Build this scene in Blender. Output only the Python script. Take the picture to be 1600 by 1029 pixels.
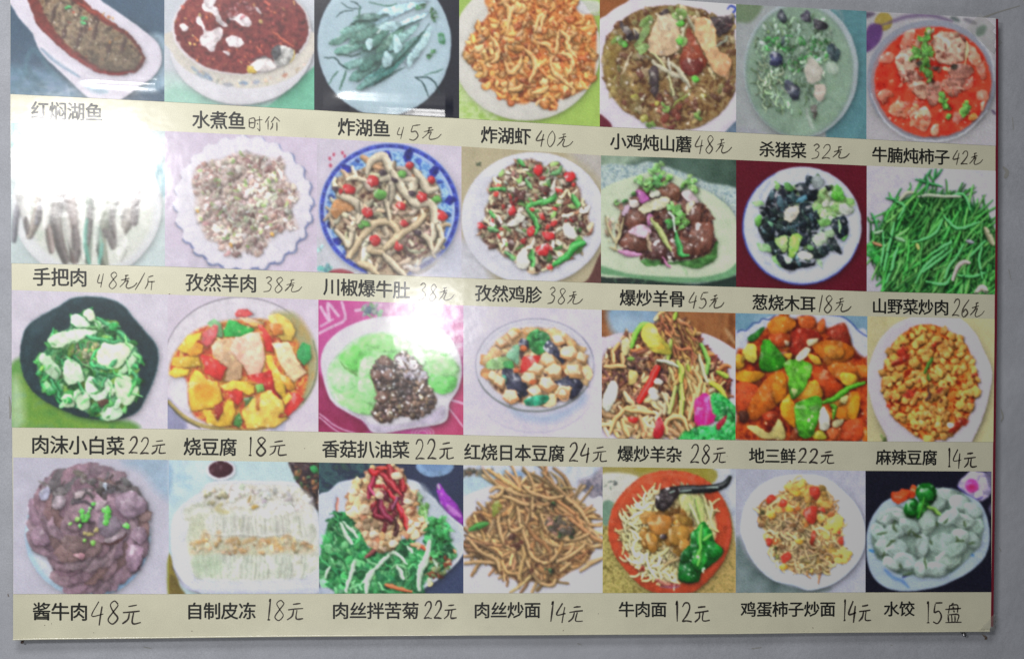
import bpy, math
import numpy as np
from mathutils import Matrix, Vector

# ---------------------------------------------------------------- camera, world, lamps, exposure
scene = bpy.context.scene
for o in list(bpy.data.objects): bpy.data.objects.remove(o)
# board space: x right, y up, z out of the wall (metres); world: x right, z up, the viewer stands at -y
FPX = 1537.0
CAM = np.array([-0.16528399, -0.03316863, 1.17511737])
RB = np.array([[0.9926349862680333, -0.02239425603343312, -0.11905579084345877],
               [0.022005673038439016, 0.9997473657567374, -0.004577664971319883],
               [0.11912822667523693, 0.0019240475993118344, 0.9928770133556567]])
HEIGHT = 1.5
def wv(p):
    p = np.asarray(p, float)
    return np.stack([p[..., 0], -p[..., 2], p[..., 1]+HEIGHT], -1)
def sheet(x, y, z=0.0):
    # a point of the artwork (laid out on a 1600 x 1029 grid) in board space
    d = np.stack([(np.asarray(x, float)-800)/FPX, (514.5-np.asarray(y, float))/FPX, -np.ones_like(np.asarray(x, float))], -1) @ RB.T
    s = -CAM[2]/d[..., 2]
    p = CAM+d*s[..., None]
    p[..., 2] = z
    return p
def rotv(v): return np.array([v[0], -v[2], v[1]])
cam = bpy.data.cameras.new("camera"); co = bpy.data.objects.new("camera", cam); scene.collection.objects.link(co)
M = np.eye(4)
for k in range(3): M[:3, k] = rotv(RB[:, k])
M[:3, 3] = wv(CAM)
co.matrix_world = Matrix(M.tolist())
cam.sensor_width = 36; cam.lens = 36*FPX/1600; cam.clip_start = .02; cam.clip_end = 60
scene.camera = co
scene.view_settings.view_transform = 'Standard'; scene.view_settings.look = 'None'
scene.view_settings.exposure = 0; scene.view_settings.gamma = 1
W = bpy.data.worlds.new("World"); scene.world = W; W.use_nodes = True
bg = W.node_tree.nodes['Background']; bg.inputs[0].default_value = (.80, .86, 1.0, 1); bg.inputs[1].default_value = .04
LAMPS = []
def lamp(name, px, py, h, sx, sy, power, col, aim=(-.35, -.15, 0), spread=math.pi):
    # an area lamp in the room, where the laminate at (px, py) mirrors it to the viewer at distance h from the wall
    b = sheet(px, py); d = b-CAM; d = d/np.linalg.norm(d); r = d*[1, 1, -1]
    p = b+r*(h/r[2])
    L = bpy.data.lights.new(name, 'AREA'); L.shape = 'RECTANGLE'; L.size = sx; L.size_y = sy; L.energy = power; L.color = col; L.spread = spread
    o = bpy.data.objects.new(name, L); scene.collection.objects.link(o)
    LAMPS.append((p, power))
    o.location = wv(p); o.rotation_euler = (Vector(wv(np.array(aim)))-Vector(wv(p))).to_track_quat('-Z', 'Y').to_euler()
    return o
lamp('window_light', 134, 252, 1.3, .29, .155, 8.5, (1, .985, .985))
lamp('room_light', 668, 500, 1.3, .13, .15, 2.1, (1, .99, .98))
def lamp_at(name, p, sx, sy, power, col):
    p = np.array(p, float); L = bpy.data.lights.new(name, 'AREA'); L.shape = 'RECTANGLE'; L.size = sx; L.size_y = sy; L.energy = power; L.color = col
    o = bpy.data.objects.new(name, L); scene.collection.objects.link(o); LAMPS.append((p, power))
    o.location = wv(p); o.rotation_euler = (Vector(wv(np.array((-.35, -.15, 0))))-Vector(wv(p))).to_track_quat('-Z', 'Y').to_euler()
lamp_at('ceiling_light', (-.5, 1.05, 1.2), .5, .35, 11.2, (1, .99, .985))
lamp_at('low_fill_light', (-.2, -1.05, 1.2), .7, .5, 2.8, (1, .99, .97))  # unseen fill lamp added below the board to lift its lower rows


# ---------------------------------------------------------------- printed artwork (flat print of the board)
# every dish photograph is painted piece by piece (plates, chunks, strands, leaves) and becomes vertex colour
# of a finely divided sheet
rng = np.random.RandomState(7)
XS = [[16.5,257,491,717.5,937,1150,1353.5,1554],[17.5,258,495,721,939,1150,1354,1554.5],
      [18.5,262,497.5,724,940,1149,1355,1552],[21,264,498.5,724,941.5,1149.5,1352,1547]]
BOT = [[147,159,172,185,198,207,217.5,228],[411,416,425,434,442,448,455,460],
       [667,669.5,674,679,684,687,689,690],[927,927,926.5,926,925.5,925,924.5,924]]
TOP = [[-62,-48,-34,-22,-8,7,18,29],[192,205,216,229,243,250,259,267],
       [453,460,468,477,484,489,494,498],[714,718,722,726,729,732,735,736]]
ZO = [[(0,0,5.144),(250,0,4.786),(485,0,4.474),(710,0,4.2875),(930,0,4.116),(1140,0,3.958),(1340,0,3.811)],
      [(0,180,3.675),(250,190,3.675),(485,205,3.811),(710,220,3.958),(930,230,3.958),(1140,240,4.035),(1340,250,4.116)],
      [(0,440,3.548),(250,450,3.675),(485,455,3.675),(710,465,3.811),(930,475,3.883),(1140,480,3.958),(1340,485,3.958)],
      [(0,700,3.128),(250,710,3.548),(485,710,3.548),(710,710,3.548),(930,710,3.548),(1140,710,3.548),(1340,715,3.277)]]
NT = rng.rand(256, 256).astype(np.float32)
def vnoise(X, Y, sc, sd=0):
    x = X/sc + sd*17.3 + 500; y = Y/sc + sd*9.7 + 500
    xi = np.floor(x).astype(int); yi = np.floor(y).astype(int); fx = x-xi; fy = y-yi
    fx = fx*fx*(3-2*fx); fy = fy*fy*(3-2*fy)
    a = NT[yi % 256, xi % 256]; b = NT[yi % 256, (xi+1) % 256]
    c = NT[(yi+1) % 256, xi % 256]; d = NT[(yi+1) % 256, (xi+1) % 256]
    return (a*(1-fx)+b*fx)*(1-fy)+(c*(1-fx)+d*fx)*fy
def fbm(X, Y, sc, sd=0):
    return (vnoise(X, Y, sc, sd)*.55+vnoise(X, Y, sc/2.1, sd+3)*.3+vnoise(X, Y, sc/4.3, sd+7)*.15)*2-1
def pt(s):
    v = [float(t) for t in s.split()] if isinstance(s, str) else s
    return np.array(v, float).reshape(-1, 2)
def smooth(P, closed=True, n=4):
    P = pt(P) if isinstance(P, str) else np.asarray(P, float)
    if len(P) < 3: return P
    if closed: Q = np.vstack([P[-1], P, P[0], P[1]])
    else: Q = np.vstack([2*P[0]-P[1], P, 2*P[-1]-P[-2]])
    out = []
    for i in range(1, len(Q)-2):
        for k in range(n):
            t = k/n
            out.append(.5*((2*Q[i])+(-Q[i-1]+Q[i+1])*t+(2*Q[i-1]-5*Q[i]+4*Q[i+1]-Q[i+2])*t*t+(-Q[i-1]+3*Q[i]-3*Q[i+1]+Q[i+2])*t**3))
    if not closed: out.append(P[-1])
    return np.array(out)
def ell(cx, cy, rx, ry=None, rot=0, n=40, wob=0, k=0, irr=0, ph=0):
    ry = rx if ry is None else ry
    a = np.linspace(0, 2*np.pi, n, endpoint=False)
    r = 1+wob*np.cos(k*a+ph)
    if irr: r = r+irr*(rng.rand(n)*2-1)
    c, s = np.cos(np.radians(rot)), np.sin(np.radians(rot))
    x, y = rx*r*np.cos(a), ry*r*np.sin(a)
    return np.stack([cx+x*c-y*s, cy+x*s+y*c], 1)
def blobp(cx, cy, rx, ry, rot=0, irr=.18, n=8):
    if rng.rand() < .45: return ell(cx, cy, rx, ry, rot, max(5, n-2), irr=irr)
    return smooth(ell(cx, cy, rx, ry, rot, n, irr=irr), True, 2)
class g: pass
def cell(r, c, bgc):
    g.r, g.c, g.id = r, c, 0
    g.ox, g.oy, g.s = ZO[r][c]
    g.x0 = int(min(XS[r][c], XS[r][c]))-3; x1 = int(XS[r][c+1])+4
    g.y0 = int(max(min(TOP[r][c], TOP[r][c+1]), -14))-3; y1 = int(max(BOT[r][c], BOT[r][c+1]))+4
    g.W, g.H = x1-g.x0, y1-g.y0
    yy, xx = np.mgrid[0:g.H, 0:g.W].astype(np.float32)
    g.X = (xx+g.x0+.5-g.ox)*g.s; g.Y = (yy+g.y0+.5-g.oy)*g.s
    g.A = np.zeros((g.H, g.W, 3), np.float32)+np.array(bgc, np.float32)/255
    g.I = np.zeros((g.H, g.W), np.uint8)
    g.A *= (1+.05*fbm(g.X, g.Y, 60, r*7+c))[..., None]
def win(P, pad):
    x0, y0 = P.min(0)-pad; x1, y1 = P.max(0)+pad
    i0 = max(0, int((x0/g.s+g.ox)-g.x0)); i1 = min(g.W, int((x1/g.s+g.ox)-g.x0)+2)
    j0 = max(0, int((y0/g.s+g.oy)-g.y0)); j1 = min(g.H, int((y1/g.s+g.oy)-g.y0)+2)
    if i0 >= i1 or j0 >= j1: return None
    return (slice(j0, j1), slice(i0, i1))
def segd(X, Y, a, b):
    d = b-a; L = d@d+1e-9
    t = np.clip(((X-a[0])*d[0]+(Y-a[1])*d[1])/L, 0, 1)
    return np.hypot(X-a[0]-t*d[0], Y-a[1]-t*d[1]), t
def polysd(X, Y, P):
    dm = np.full(X.shape, 1e9, np.float32); ins = np.zeros(X.shape, bool)
    for i in range(len(P)):
        a, b = P[i-1], P[i]
        dm = np.minimum(dm, segd(X, Y, a, b)[0])
        if a[1] != b[1]:
            ins ^= ((a[1] > Y) != (b[1] > Y)) & (X < (b[0]-a[0])*(Y-a[1])/(b[1]-a[1])+a[0])
    return np.where(ins, -dm, dm)
def put(sl, al, col, mark=True):
    al = al[..., None]
    g.A[sl] = g.A[sl]*(1-al)+np.clip(col, 0, 1.05)*al
    if mark: g.I[sl] = np.where(al[..., 0] > .5, g.id, g.I[sl])
def V(c): return np.array(c, np.float32)/255
def piece(P, col, edge=.3, grad=.2, hl=.12, tex=.1, sh=.4, soft=1.2, al=1., ts=24, shw=1.6, mark=True, rough=1.):
    P = smooth(P) if isinstance(P, str) else P
    sl = win(P, 5*g.s)
    if sl is None: return
    X, Y = g.X[sl], g.Y[sl]; sd = polysd(X, Y, P)
    if grad or hl: sd = sd+rough*g.s*fbm(X, Y, 4.5*g.s, P[0, 0]*.07+P[0, 1]*.05)
    (x0, y0), (x1, y1) = P.min(0), P.max(0); cx, cy = (x0+x1)/2, (y0+y1)/2; rr = max(4, .5*np.hypot(x1-x0, y1-y0)*.75)
    lit = np.clip(((X-cx)*-.45+(Y-cy)*-.75)/rr, -1, 1)
    if sh:
        g.A[sl] *= (1-sh*np.clip(.45-1.1*lit, .0, 1.3)*np.exp(-np.maximum(sd, 0)/(1.3*shw*g.s)))[..., None]
    c = V(col)[None, None]*((1+.7*grad*lit)*(1-.6*edge*np.clip(.6-1.1*lit, .0, 1.5)*np.exp(np.minimum(sd, 0)/(2.4*g.s)))*(1+tex*2*fbm(X, Y, ts, cx*.013)+(.16*fbm(X, Y, 34, cy*.017) if grad >= .1 else 0)))[..., None]
    if hl:
        h = hl*(.7*np.exp(-(((X-cx+.25*rr)**2+(Y-cy+.3*rr)**2)/(2*(.45*rr)**2)))*(.2+1.3*vnoise(X, Y, 12, cy*.01))
                + 2.2*np.clip((vnoise(X, Y, max(7., min(.45*rr, 24)), cx*.03)-.66)*6, 0, 1)*np.clip(lit+.45, 0, 1))
        c = c+(1-c)*np.clip(h, 0, 1)[..., None]
    put(sl, np.clip(.5-sd/(soft*g.s), 0, 1)*al, c, mark)
def flat(P, col, al=1., soft=1., mark=True, tex=.04, ts=30):
    piece(P, col, 0, 0, 0, tex, 0, soft, al, ts, mark=mark)
def strand(P, w, col, edge=.35, hl=.15, sh=.3, taper=.3, al=1., soft=.9, tex=.06, closed=False, mark=True):
    P = smooth(P, closed, 3)
    if closed: P = np.vstack([P, P[:1]])
    sl = win(P, w+3*g.s)
    if sl is None: return
    X, Y = g.X[sl], g.Y[sl]; best = np.full(X.shape, 1e9); off = np.zeros(X.shape); n = len(P)-1
    for i in range(n):
        a, b = P[i], P[i+1]; d, t = segd(X, Y, a, b)
        u = (i+t)/n; ww = w/2*(1-taper*(2*u-1)**2); e = d/ww
        m = e < best; best = np.where(m, e, best)
        q = b-a; q = q/(np.hypot(*q)+1e-6); sg = (X-a[0])*-q[1]+(Y-a[1])*q[0]
        if q[0] < 0: sg = -sg
        off = np.where(m, sg/ww, off)
    sd = (best-1)*w/2+.25*g.s*fbm(X, Y, 6*g.s, P[0, 1]*.07)*(w > 8)
    if sh: g.A[sl] *= (1-sh*np.clip(.5+.8*np.sign(off)*np.minimum(abs(off), 1), .1, 1.3)*np.exp(-np.maximum(sd, 0)/(1.6*g.s)))[..., None]
    c = V(col)[None, None]*((1-.55*edge*np.clip(best, 0, 1)**3)*(1-.9*edge*np.clip(off, -1, 1))*(1+tex*2*fbm(X, Y, 16, P[0, 0]*.01)))[..., None]
    h = hl*np.exp(-((off+.3)**2)/.12)
    c = c+(1-c)*np.clip(h, 0, 1)[..., None]
    put(sl, np.clip(.5-sd/(soft*g.s), 0, 1)*al, c, mark)
def inpoly(P, x, y):
    ins = False
    for i in range(len(P)):
        a, b = P[i-1], P[i]
        if (a[1] > y) != (b[1] > y) and x < (b[0]-a[0])*(y-a[1])/(b[1]-a[1])+a[0]: ins = not ins
    return ins
def spots(P, n):
    P = smooth(P) if isinstance(P, str) else P
    lo, hi = P.min(0), P.max(0); out = []
    while len(out) < n:
        q = lo+(hi-lo)*rng.rand(2)
        if inpoly(P, q[0], q[1]): out.append(q)
    return out
def jit(col, j=.12):
    return np.clip(np.array(col, float)*(1+(rng.rand()*2-1)*j)*(1+(rng.rand(3)*2-1)*j*.3), 0, 262)
def pick(pal):
    w = np.array([p[3] if len(p) > 3 else 1. for p in pal]); i = rng.choice(len(pal), p=w/w.sum()); return pal[i][:3]
def pile(P, pal, n, size, asp=.6, irr=.32, jc=.14, up=True, ang=None, spread=90, cl=.35, nv=7, **kw):
    kw.setdefault('edge', .22); kw.setdefault('hl', .1); kw.setdefault('sh', .22); kw.setdefault('shw', 1.)
    P = smooth(P) if isinstance(P, str) else P
    s = spots(P, n)
    if up: s.sort(key=lambda q: q[1]+rng.rand()*60)
    for q in s:
        k = 1+cl*(2*vnoise(q[0], q[1], 70, 5)-1); a = rng.rand()*180 if ang is None else ang+rng.uniform(-spread, spread)
        r = size*rng.uniform(.6, 1.35)
        piece(blobp(q[0], q[1], r, r*asp*rng.uniform(.75, 1.25), a, irr, nv), jit(pick(pal), jc)*k, **kw)
def strands(P, pal, n, L, w, curl=.5, ang=None, spread=90, jc=.14, cl=.35, **kw):
    P = smooth(P) if isinstance(P, str) else P
    kw['sh'] = kw.get('sh', .3)*.7
    for q in spots(P, n):
        a = np.radians(rng.rand()*360 if ang is None else ang+rng.uniform(-spread, spread)); l = L*rng.uniform(.55, 1.3)
        p = [q]; 
        cv = rng.uniform(-curl, curl); wv_ = rng.uniform(-1, 1)*min(curl, .5)
        for i in range(6):
            p.append(p[-1]+l/6*np.array([np.cos(a), np.sin(a)])); a += .7*cv+wv_*(1 if i < 3 else -1)
        p = np.array(p)-(np.array(p).mean(0)-q)
        k = 1+cl*(2*vnoise(q[0], q[1], 70, 5)-1)
        strand(p, w*rng.uniform(.7, 1.25), jit(pick(pal), jc)*k, **kw)
def mott(P, cols, sc=18, al=1., soft=1.5, sd=1, con=1.6):
    # irregular surface: fbm mapped onto a ramp of colours
    P = smooth(P) if isinstance(P, str) else P
    sl = win(P, 4*g.s)
    if sl is None: return
    X, Y = g.X[sl], g.Y[sl]; s = polysd(X, Y, P)
    t = np.clip(.5+con*.5*fbm(X, Y, sc, sd), 0, .9999)*(len(cols)-1)
    i = t.astype(int); f = (t-i)[..., None]; C = np.array(cols, np.float32)/255
    put(sl, np.clip(.5-s/(soft*g.s), 0, 1)*al, C[i]*(1-f)+C[np.minimum(i+1, len(cols)-1)]*f)
def plate(cx, cy, rx, ry=None, rot=0, col=(225, 222, 232), well=.78, sh=.3, wob=0, k=0, dark=.06, irr=0, P=None, rim=None, rimw=6, n=60):
    g.id = 1
    ry = rx if ry is None else ry
    P = ell(cx, cy, rx, ry, rot, n, wob, k, irr) if P is None else (smooth(P) if isinstance(P, str) else P)
    c0 = P.mean(0)
    piece(P, col, .1, .05, 0, .02, sh, ts=60, shw=3.5, rough=.15)
    if rim: strand(np.vstack([P, P[:1]])[::1], rimw, rim, 0, 0, 0, 0, .9)
    if well:
        Q = c0+(P-c0)*well
        flat(Q, np.array(col)*(1-dark), .6, 7)
        flat(c0+(P-c0)*(well-.05), np.array(col)*(1-dark*.2), .7, 5)
def leafy(q, r, col, n=7, **kw):
    for i in range(n):
        a = rng.rand()*6.28; d = r*rng.uniform(.1, .8)
        piece(blobp(q[0]+d*np.cos(a), q[1]+d*np.sin(a), r*rng.uniform(.3, .55), r*rng.uniform(.2, .4), rng.rand()*180, .3, 7), jit(col, .25), **kw)
ART = {}
def done(r, c, blur=.24, grain=.02, warp=1.2, desat=-.05, con=1.12, gain=1., gam=1.):
    A = g.A; k = blur
    m = (g.I == 2).astype(np.float32)
    for _ in range(2):
        for ax in (0, 1): m = .4*m+.3*(np.roll(m, 1, ax)+np.roll(m, -1, ax))
    yy, xx = np.mgrid[0:g.H, 0:g.W].astype(np.float32); wa = warp*(.25+.75*m)
    sx = np.clip(xx+wa*(fbm(xx, yy, 10, r*5+c)*2.6), 0, g.W-1.001)
    sy = np.clip(yy+wa*(fbm(xx, yy, 10, r*5+c+40)*2.6), 0, g.H-1.001)
    xi = sx.astype(int); yi = sy.astype(int); fx = (sx-xi)[..., None]; fy = (sy-yi)[..., None]
    A = (A[yi, xi]*(1-fx)+A[yi, xi+1]*fx)*(1-fy)+(A[yi+1, xi]*(1-fx)+A[yi+1, xi+1]*fx)*fy
    for ax in (0, 1, 0, 1):
        A = (1-2*k)*A+k*(np.roll(A, 1, ax)+np.roll(A, -1, ax))
    A = A*(1+(m*.05*fbm(xx, yy, 7, 11+r)+m*.1*fbm(xx, yy, 34, 17+r+c)+.03*fbm(xx, yy, 26, 5+c))[..., None])
    L = A.mean(2, keepdims=True); A = L+(A-L)*(1-desat)
    mm = m[..., None]; B_ = np.clip(A, 0, 1)**gam; B_ = np.clip(.42+(B_-.42)*con, .01, 1.05)*np.array(gain); A = A*(1-mm)+B_*mm
    A = A+(rng.randn(g.H, g.W, 1)*grain+rng.randn(g.H, g.W, 3)*grain*.5).astype(np.float32)
    ART[(r, c)] = (np.clip(A, 0.01, 1), g.I.copy(), g.x0, g.y0)
# ---- top row
cell(0, 0, (62, 92, 118))
mott('-40 540 330 560 520 640 760 800 -40 800', [(60,105,125),(95,140,165),(120,150,185)], 60, .8, 12)
flat('1180 300 1340 320 1340 700 1000 720 1200 600', (165,195,215), .85, 9)
strand('210 600 215 480 270 400 340 470 400 560 480 620', 34, (90,150,165), 0, .1, 0, .4, .45, 8)
strand('150 560 240 700 320 790', 26, (110,150,180), 0, .1, 0, .4, .4, 6)
strand('540 680 560 790', 16, (170,190,210), 0, .1, 0, .4, .5, 5)
plate(0, 0, 1, P='90 -60 120 90 190 190 260 272 320 410 420 520 560 650 730 800 920 830 1120 700 1240 610 1300 500 1280 370 1180 265 1000 135 830 20 700 -60', col=(226,220,234), well=0, sh=.35)
strand('330 390 460 500 640 620', 34, (110,150,180), 0, 0, 0, .6, .7, 4)
strand('660 660 760 720 860 740', 60, (140,185,205), 0, 0, 0, .6, .6, 6)
strand('300 330 450 470 640 590 860 640', 26, (236,230,240), 0, 0, 0, .6, .8, 4)
g.id = 2
F = '245 -60 255 90 290 185 380 285 500 400 650 505 800 585 960 608 1080 585 1150 530 1172 470 1120 370 1040 275 930 195 780 90 660 -10 600 -60'
piece(F, (112,44,38), .3, .1, 0, .15, .3)
mott('320 -60 330 60 400 190 510 330 660 450 790 540 930 575 1060 560 1130 500 1150 460 1090 370 1010 290 880 215 760 130 620 40 520 -60', [(70,52,44),(112,92,72),(142,122,92),(165,150,120),(120,90,60)], 34, .95, 3, 3, 2.6)
pile('340 0 420 180 620 400 900 560 1090 540 1130 470 1000 300 760 150 600 20', [(140,125,95),(110,90,70),(160,140,110),(120,100,85),(85,70,60),(150,130,105)], 60, 26, .5, edge=.1, sh=.1, grad=.1, al=.55, hl=.05, soft=3)
piece('380 10 560 60 760 170 930 280 1060 400 1120 490 1080 560 960 575 800 540 660 450 520 330 420 180', (128,110,88), .3, .3, .1, .3, .2, al=.6, soft=6, ts=30)
for x, y, h in ((430,120,60),(520,260,50),(640,300,80),(770,250,75),(690,230,45),(880,380,60),(990,380,50)):
    strand([x+14, y-h, x, y, x-12, y+h] if 0 else pt([x+14, y-h, x, y, x-12, y+h]), 34, (74,52,48), .2, .05, 0, .6, .9, 4)
strand('300 150 420 300 640 485 800 575 940 600 1080 580', 16, (150,40,44), 0, .1, 0, .6, .8, 3)
strand('620 20 760 100 930 205', 20, (165,55,35), 0, .1, 0, .6, .8, 3)
pile('300 60 1000 100 1100 450 800 540', [(165,60,40),(180,90,50),(170,120,60)], 14, 13, .7, edge=0, sh=0, al=.8)
for q in ((540,75),(680,150),(665,190),(545,60)): leafy(q, 30, (70,175,100), 4, sh=.1, edge=0)
pile('340 0 420 180 620 400 1000 560 1090 440 900 260 600 40', [(225,215,200),(200,190,180)], 40, 8, .7, edge=0, sh=0, al=.7)
done(0, 0, gam=.92, desat=.1)

cell(0, 1, (205,212,222))
flat('0 560 200 600 420 790 0 800', (190,225,215), .9, 20)
flat('1130 520 1300 420 1300 900 700 900 820 790', (90,190,150), 1, 3)
flat('700 790 1000 740 1160 560 1160 900 600 900', (110,205,165), .8, 16)
flat('120 640 500 800 300 900 0 800', (150,215,190), .8, 16)
plate(610, 330, 540, 455, col=(226,224,232), well=0, sh=.35)
piece('75 240 95 400 190 520 380 610 600 660 830 640 1020 560 1120 440 1140 240', (222,214,200), .06, 0, 0, .03, 0)
strand('110 380 260 500 460 575 700 590 900 560 1060 470', 30, (205,200,190), 0, 0, 0, .5, .6, 5)
for P, c in (('240 505 300 560 380 590', (120,150,185)), ('600 625 650 625', (80,130,190)), ('700 620 740 612', (130,150,190)), ('480 630 540 640', (140,150,170)), ('920 570 950 560', (205,110,80)), ('320 540 390 600',(110,140,185))):
    strand(P, 32, c, 0, 0, 0, .5, .7, 5)
pile('200 520 420 620 640 650 900 610 1080 500 1040 480 800 590 500 600 300 520', [(225,205,150),(190,200,200),(205,150,130)], 30, 14, .7, edge=0, sh=0, al=.5, grad=0)
piece(ell(608, 215, 520, 350), (236,228,232), .06, 0, 0, .02, .1)
g.id = 2
F = ell(608, 210, 500, 340)
piece(F, (128,34,38), .35, .08, 0, .1, .2)
mott(F, [(96,30,34),(128,42,44),(150,56,52),(132,44,44),(168,74,60)], 26, .8, 3, 2, 2.2)
pile(F, [(150,44,42),(110,26,32),(170,64,48),(95,20,28),(160,70,50)], 200, 15, .6, edge=.05, sh=.12, hl=.08)
pile(F, [(205,150,70),(215,110,50),(200,170,90)], 34, 14, .5, edge=0, sh=.1, ang=50, spread=25)
W = (224,210,214)
for P in ('275 130 310 130 330 190 350 230 400 220 440 205 470 240 455 290 420 320 415 375 380 385 340 365 300 330 305 280 330 240 300 200 270 160',
          '490 300 540 270 600 285 630 320 600 350 560 345 520 350', '540 120 600 100 640 120 690 180 650 205 600 190 560 150 520 145',
          '320 30 360 20 420 60 460 140 510 190 480 210 430 170 400 110 330 80', '150 190 190 180 210 215 170 230', '710 60 745 75 765 105 730 95',
          '470 385 515 390 510 420 480 415', '330 -20 420 -20 400 40 350 60'):
    piece(P, W, .12, .1, .1, .12, .25, ts=24)
pile('500 20 700 20 660 120 520 120', [(150,80,84),(170,100,104)], 14, 20, .6, edge=.1, sh=.1)
piece('690 480 740 440 800 430 850 460 870 510 800 535 700 530 670 500', (218,208,206), .1, .1, .1, .12, .3)
piece('840 390 880 350 950 345 1000 380 990 430 950 480 880 500 850 450', (170,170,166), .15, .1, .15, .2, .3)
piece('840 360 900 345 900 420 870 450 838 420', (70,72,76), .1, .1, .1, .3, .1)
strand('700 450 760 430 850 440', 18, (70,70,76), 0, .1, 0, .5, .8, 3)
piece('650 500 700 510 720 545 660 545', (205,170,50), .1, .1, .1, .1, 0)
strand('1000 380 1000 430 970 470', 14, (205,180,70), 0, .1, 0, .5, .9)
strand('840 250 900 275 990 345', 20, (205,80,48), .1, .2, .1, .5, .9)
strand('720 360 760 400', 24, (200,70,48), .1, .2, .1, .5, .9)
done(0, 1, desat=.22, gam=.95)

cell(0, 2, (30, 32, 44))
plate(516, 310, 468, 506, col=(178,200,212), well=0, sh=.2)
mott(ell(516, 310, 440, 480), [(166,190,202),(180,204,214),(188,210,220)], 160, .7, 8)
g.id = 2
mott('380 230 520 200 640 250 620 400 520 500 420 520 340 420', [(96,124,120),(76,106,100),(124,150,148)], 50, .8, 16)
def fish(x, y, L, w, a, col):
    ca, sa = np.cos(np.radians(a)), np.sin(np.radians(a))
    q = [(-L, 0), (-.8*L, -.35*w), (-.2*L, -.8*w), (.4*L, -w), (.8*L, -.7*w), (L, 0), (.8*L, .6*w), (.3*L, .9*w), (-.3*L, .7*w), (-.8*L, .3*w)]
    P = smooth(np.array([(x+u*ca-v*sa, y+u*sa+v*ca) for u, v in q]), True, 2)
    piece(P, np.array(col)*1.28, .5, .35, .12, .18, .45, ts=20, shw=1.8)
    strand([(x-.8*L*ca, y-.8*L*sa), (x+w*.3*sa, y-w*.3*ca), (x+.8*L*ca+w*.1*sa, y+.8*L*sa)], w*.5, np.array(col)*1.3, 0, .15, 0, .8, .6, 4)
for a in ((560,100,200,40,160,(142,170,180)),(640,60,190,36,165,(150,178,188)),(600,190,150,34,162,(165,190,200)),(700,150,160,30,155,(150,176,186)),
          (760,330,150,36,125,(158,184,192)),(380,150,100,28,170,(70,98,92)),(330,200,130,34,165,(92,122,116)),(420,120,120,26,175,(84,108,104)),
          (230,270,110,30,160,(80,108,100)),(280,340,120,38,165,(88,120,112)),(400,230,150,36,150,(78,106,98)),(470,270,140,40,140,(70,98,90)),
          (560,290,150,42,135,(78,106,96)),(650,260,150,36,140,(110,138,136)),(330,440,110,36,165,(100,130,126)),(380,500,130,44,150,(84,114,108)),
          (440,420,130,40,145,(66,94,88)),(470,530,150,40,145,(82,122,120)),(560,470,170,46,142,(70,112,108)),(400,580,90,28,150,(92,124,120)),(610,370,170,30,138,(90,120,116)),(690,330,170,26,135,(76,104,100))):
    fish(*a)
for P in ('390 280 420 270 440 310 420 355 395 340', '590 250 620 270 645 330 620 370 590 380 580 320', '510 390 540 360 570 410 560 470 520 480 500 440', '690 380 720 370 720 440 690 480 675 440', '460 180 560 150 640 170 600 210 500 215', '800 230 850 190 820 300 750 390 700 430'):
    piece(P, (168,196,200), .12, .1, .1, .12, .2)
for P in ('500 510 600 440 700 330 830 170', '440 600 560 530 660 470', '280 180 330 145 400 150', '180 385 280 395 350 375', '600 220 780 130'):
    strand(P, 15, (46,66,60), .1, 0, 0, .5, .8, 2.5)
for P, w in (('735 545 790 590 825 680',11),('735 545 820 545 880 590 900 660',11),('100 405 170 410 220 460 260 475',11),('180 120 230 85 300 80',10),('215 20 280 60 350 65',9),('280 10 330 30 360 60',9)):
    strand(P, w, (40,62,62), .1, 0, 0, .3, .9)
for P, w in (('130 590 190 500',14),('205 630 250 500',18),('800 530 930 485',9),('350 40 340 120',14),('410 20 520 40 600 30',12)):
    strand(P, w, (70,106,90), .1, .05, 0, .3, .9)
for q in ((780,45),(870,130),(860,90),(830,400),(850,360),(760,60)): leafy(q, 32, (84,124,92), 5, sh=.1, edge=.05)
piece('890 240 925 235 945 280 930 320 900 300', (86,140,104), .1, .1, .1, .2, .1)
flat('895 255 920 250 925 290 905 285', (140,172,172), .8)
done(0, 2, con=1.2)

cell(0, 3, (160,190,96))
mott('0 540 200 640 300 900 0 900', [(150,186,90),(205,220,170),(168,200,110)], 40, .9, 6)
plate(480, 330, 500, 480, col=(214,212,204), well=.8, sh=.25)
flat('790 10 960 10 960 90 830 70', (212,210,214), .8, 4)
strand('800 40 880 95 980 100', 14, (190,186,190), 0, .1, 0, .3, .8)
g.id = 2
F = '240 -40 230 90 170 170 110 250 60 350 90 420 150 460 190 560 280 620 360 680 470 700 540 670 610 720 670 740 690 670 740 660 850 610 930 540 945 400 950 250 930 110 850 100 800 40 780 -40'
mott(F, [(140,58,20),(190,100,46),(214,138,70),(170,80,34)], 20, 1, 4, 2, 2)
pal = [(214,140,66,3),(196,112,52,2),(230,170,100,2),(170,80,38,1.6),(224,156,80,2),(236,186,124,1)]
pile(F, [(130,48,24),(150,62,28)], 60, 26, .6, edge=.1, sh=.1)
for i in range(3):
    strands(F, pal, 95, 72, 36, .75, jc=.12, edge=.3, hl=.22, sh=.4, ang=75, spread=70, taper=.75, tex=.14)
    pile(F, pal, 60, 17, .7, hl=.15)
for P in ('330 20 370 80 360 200','540 210 570 120 600 110 580 190','700 200 760 250 760 320 820 390','560 290 620 300 680 350 700 200','340 410 370 490 430 440 450 370','640 420 670 490 720 530 790 590','240 240 280 300 290 380 250 420','470 330 520 380 540 460 500 560','520 620 590 610 630 580','700 360 760 370 790 440 760 500','360 600 420 600 460 570'):
    strand(P, 36, (230,172,100), .3, .3, .5, .75, tex=.14)
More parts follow.
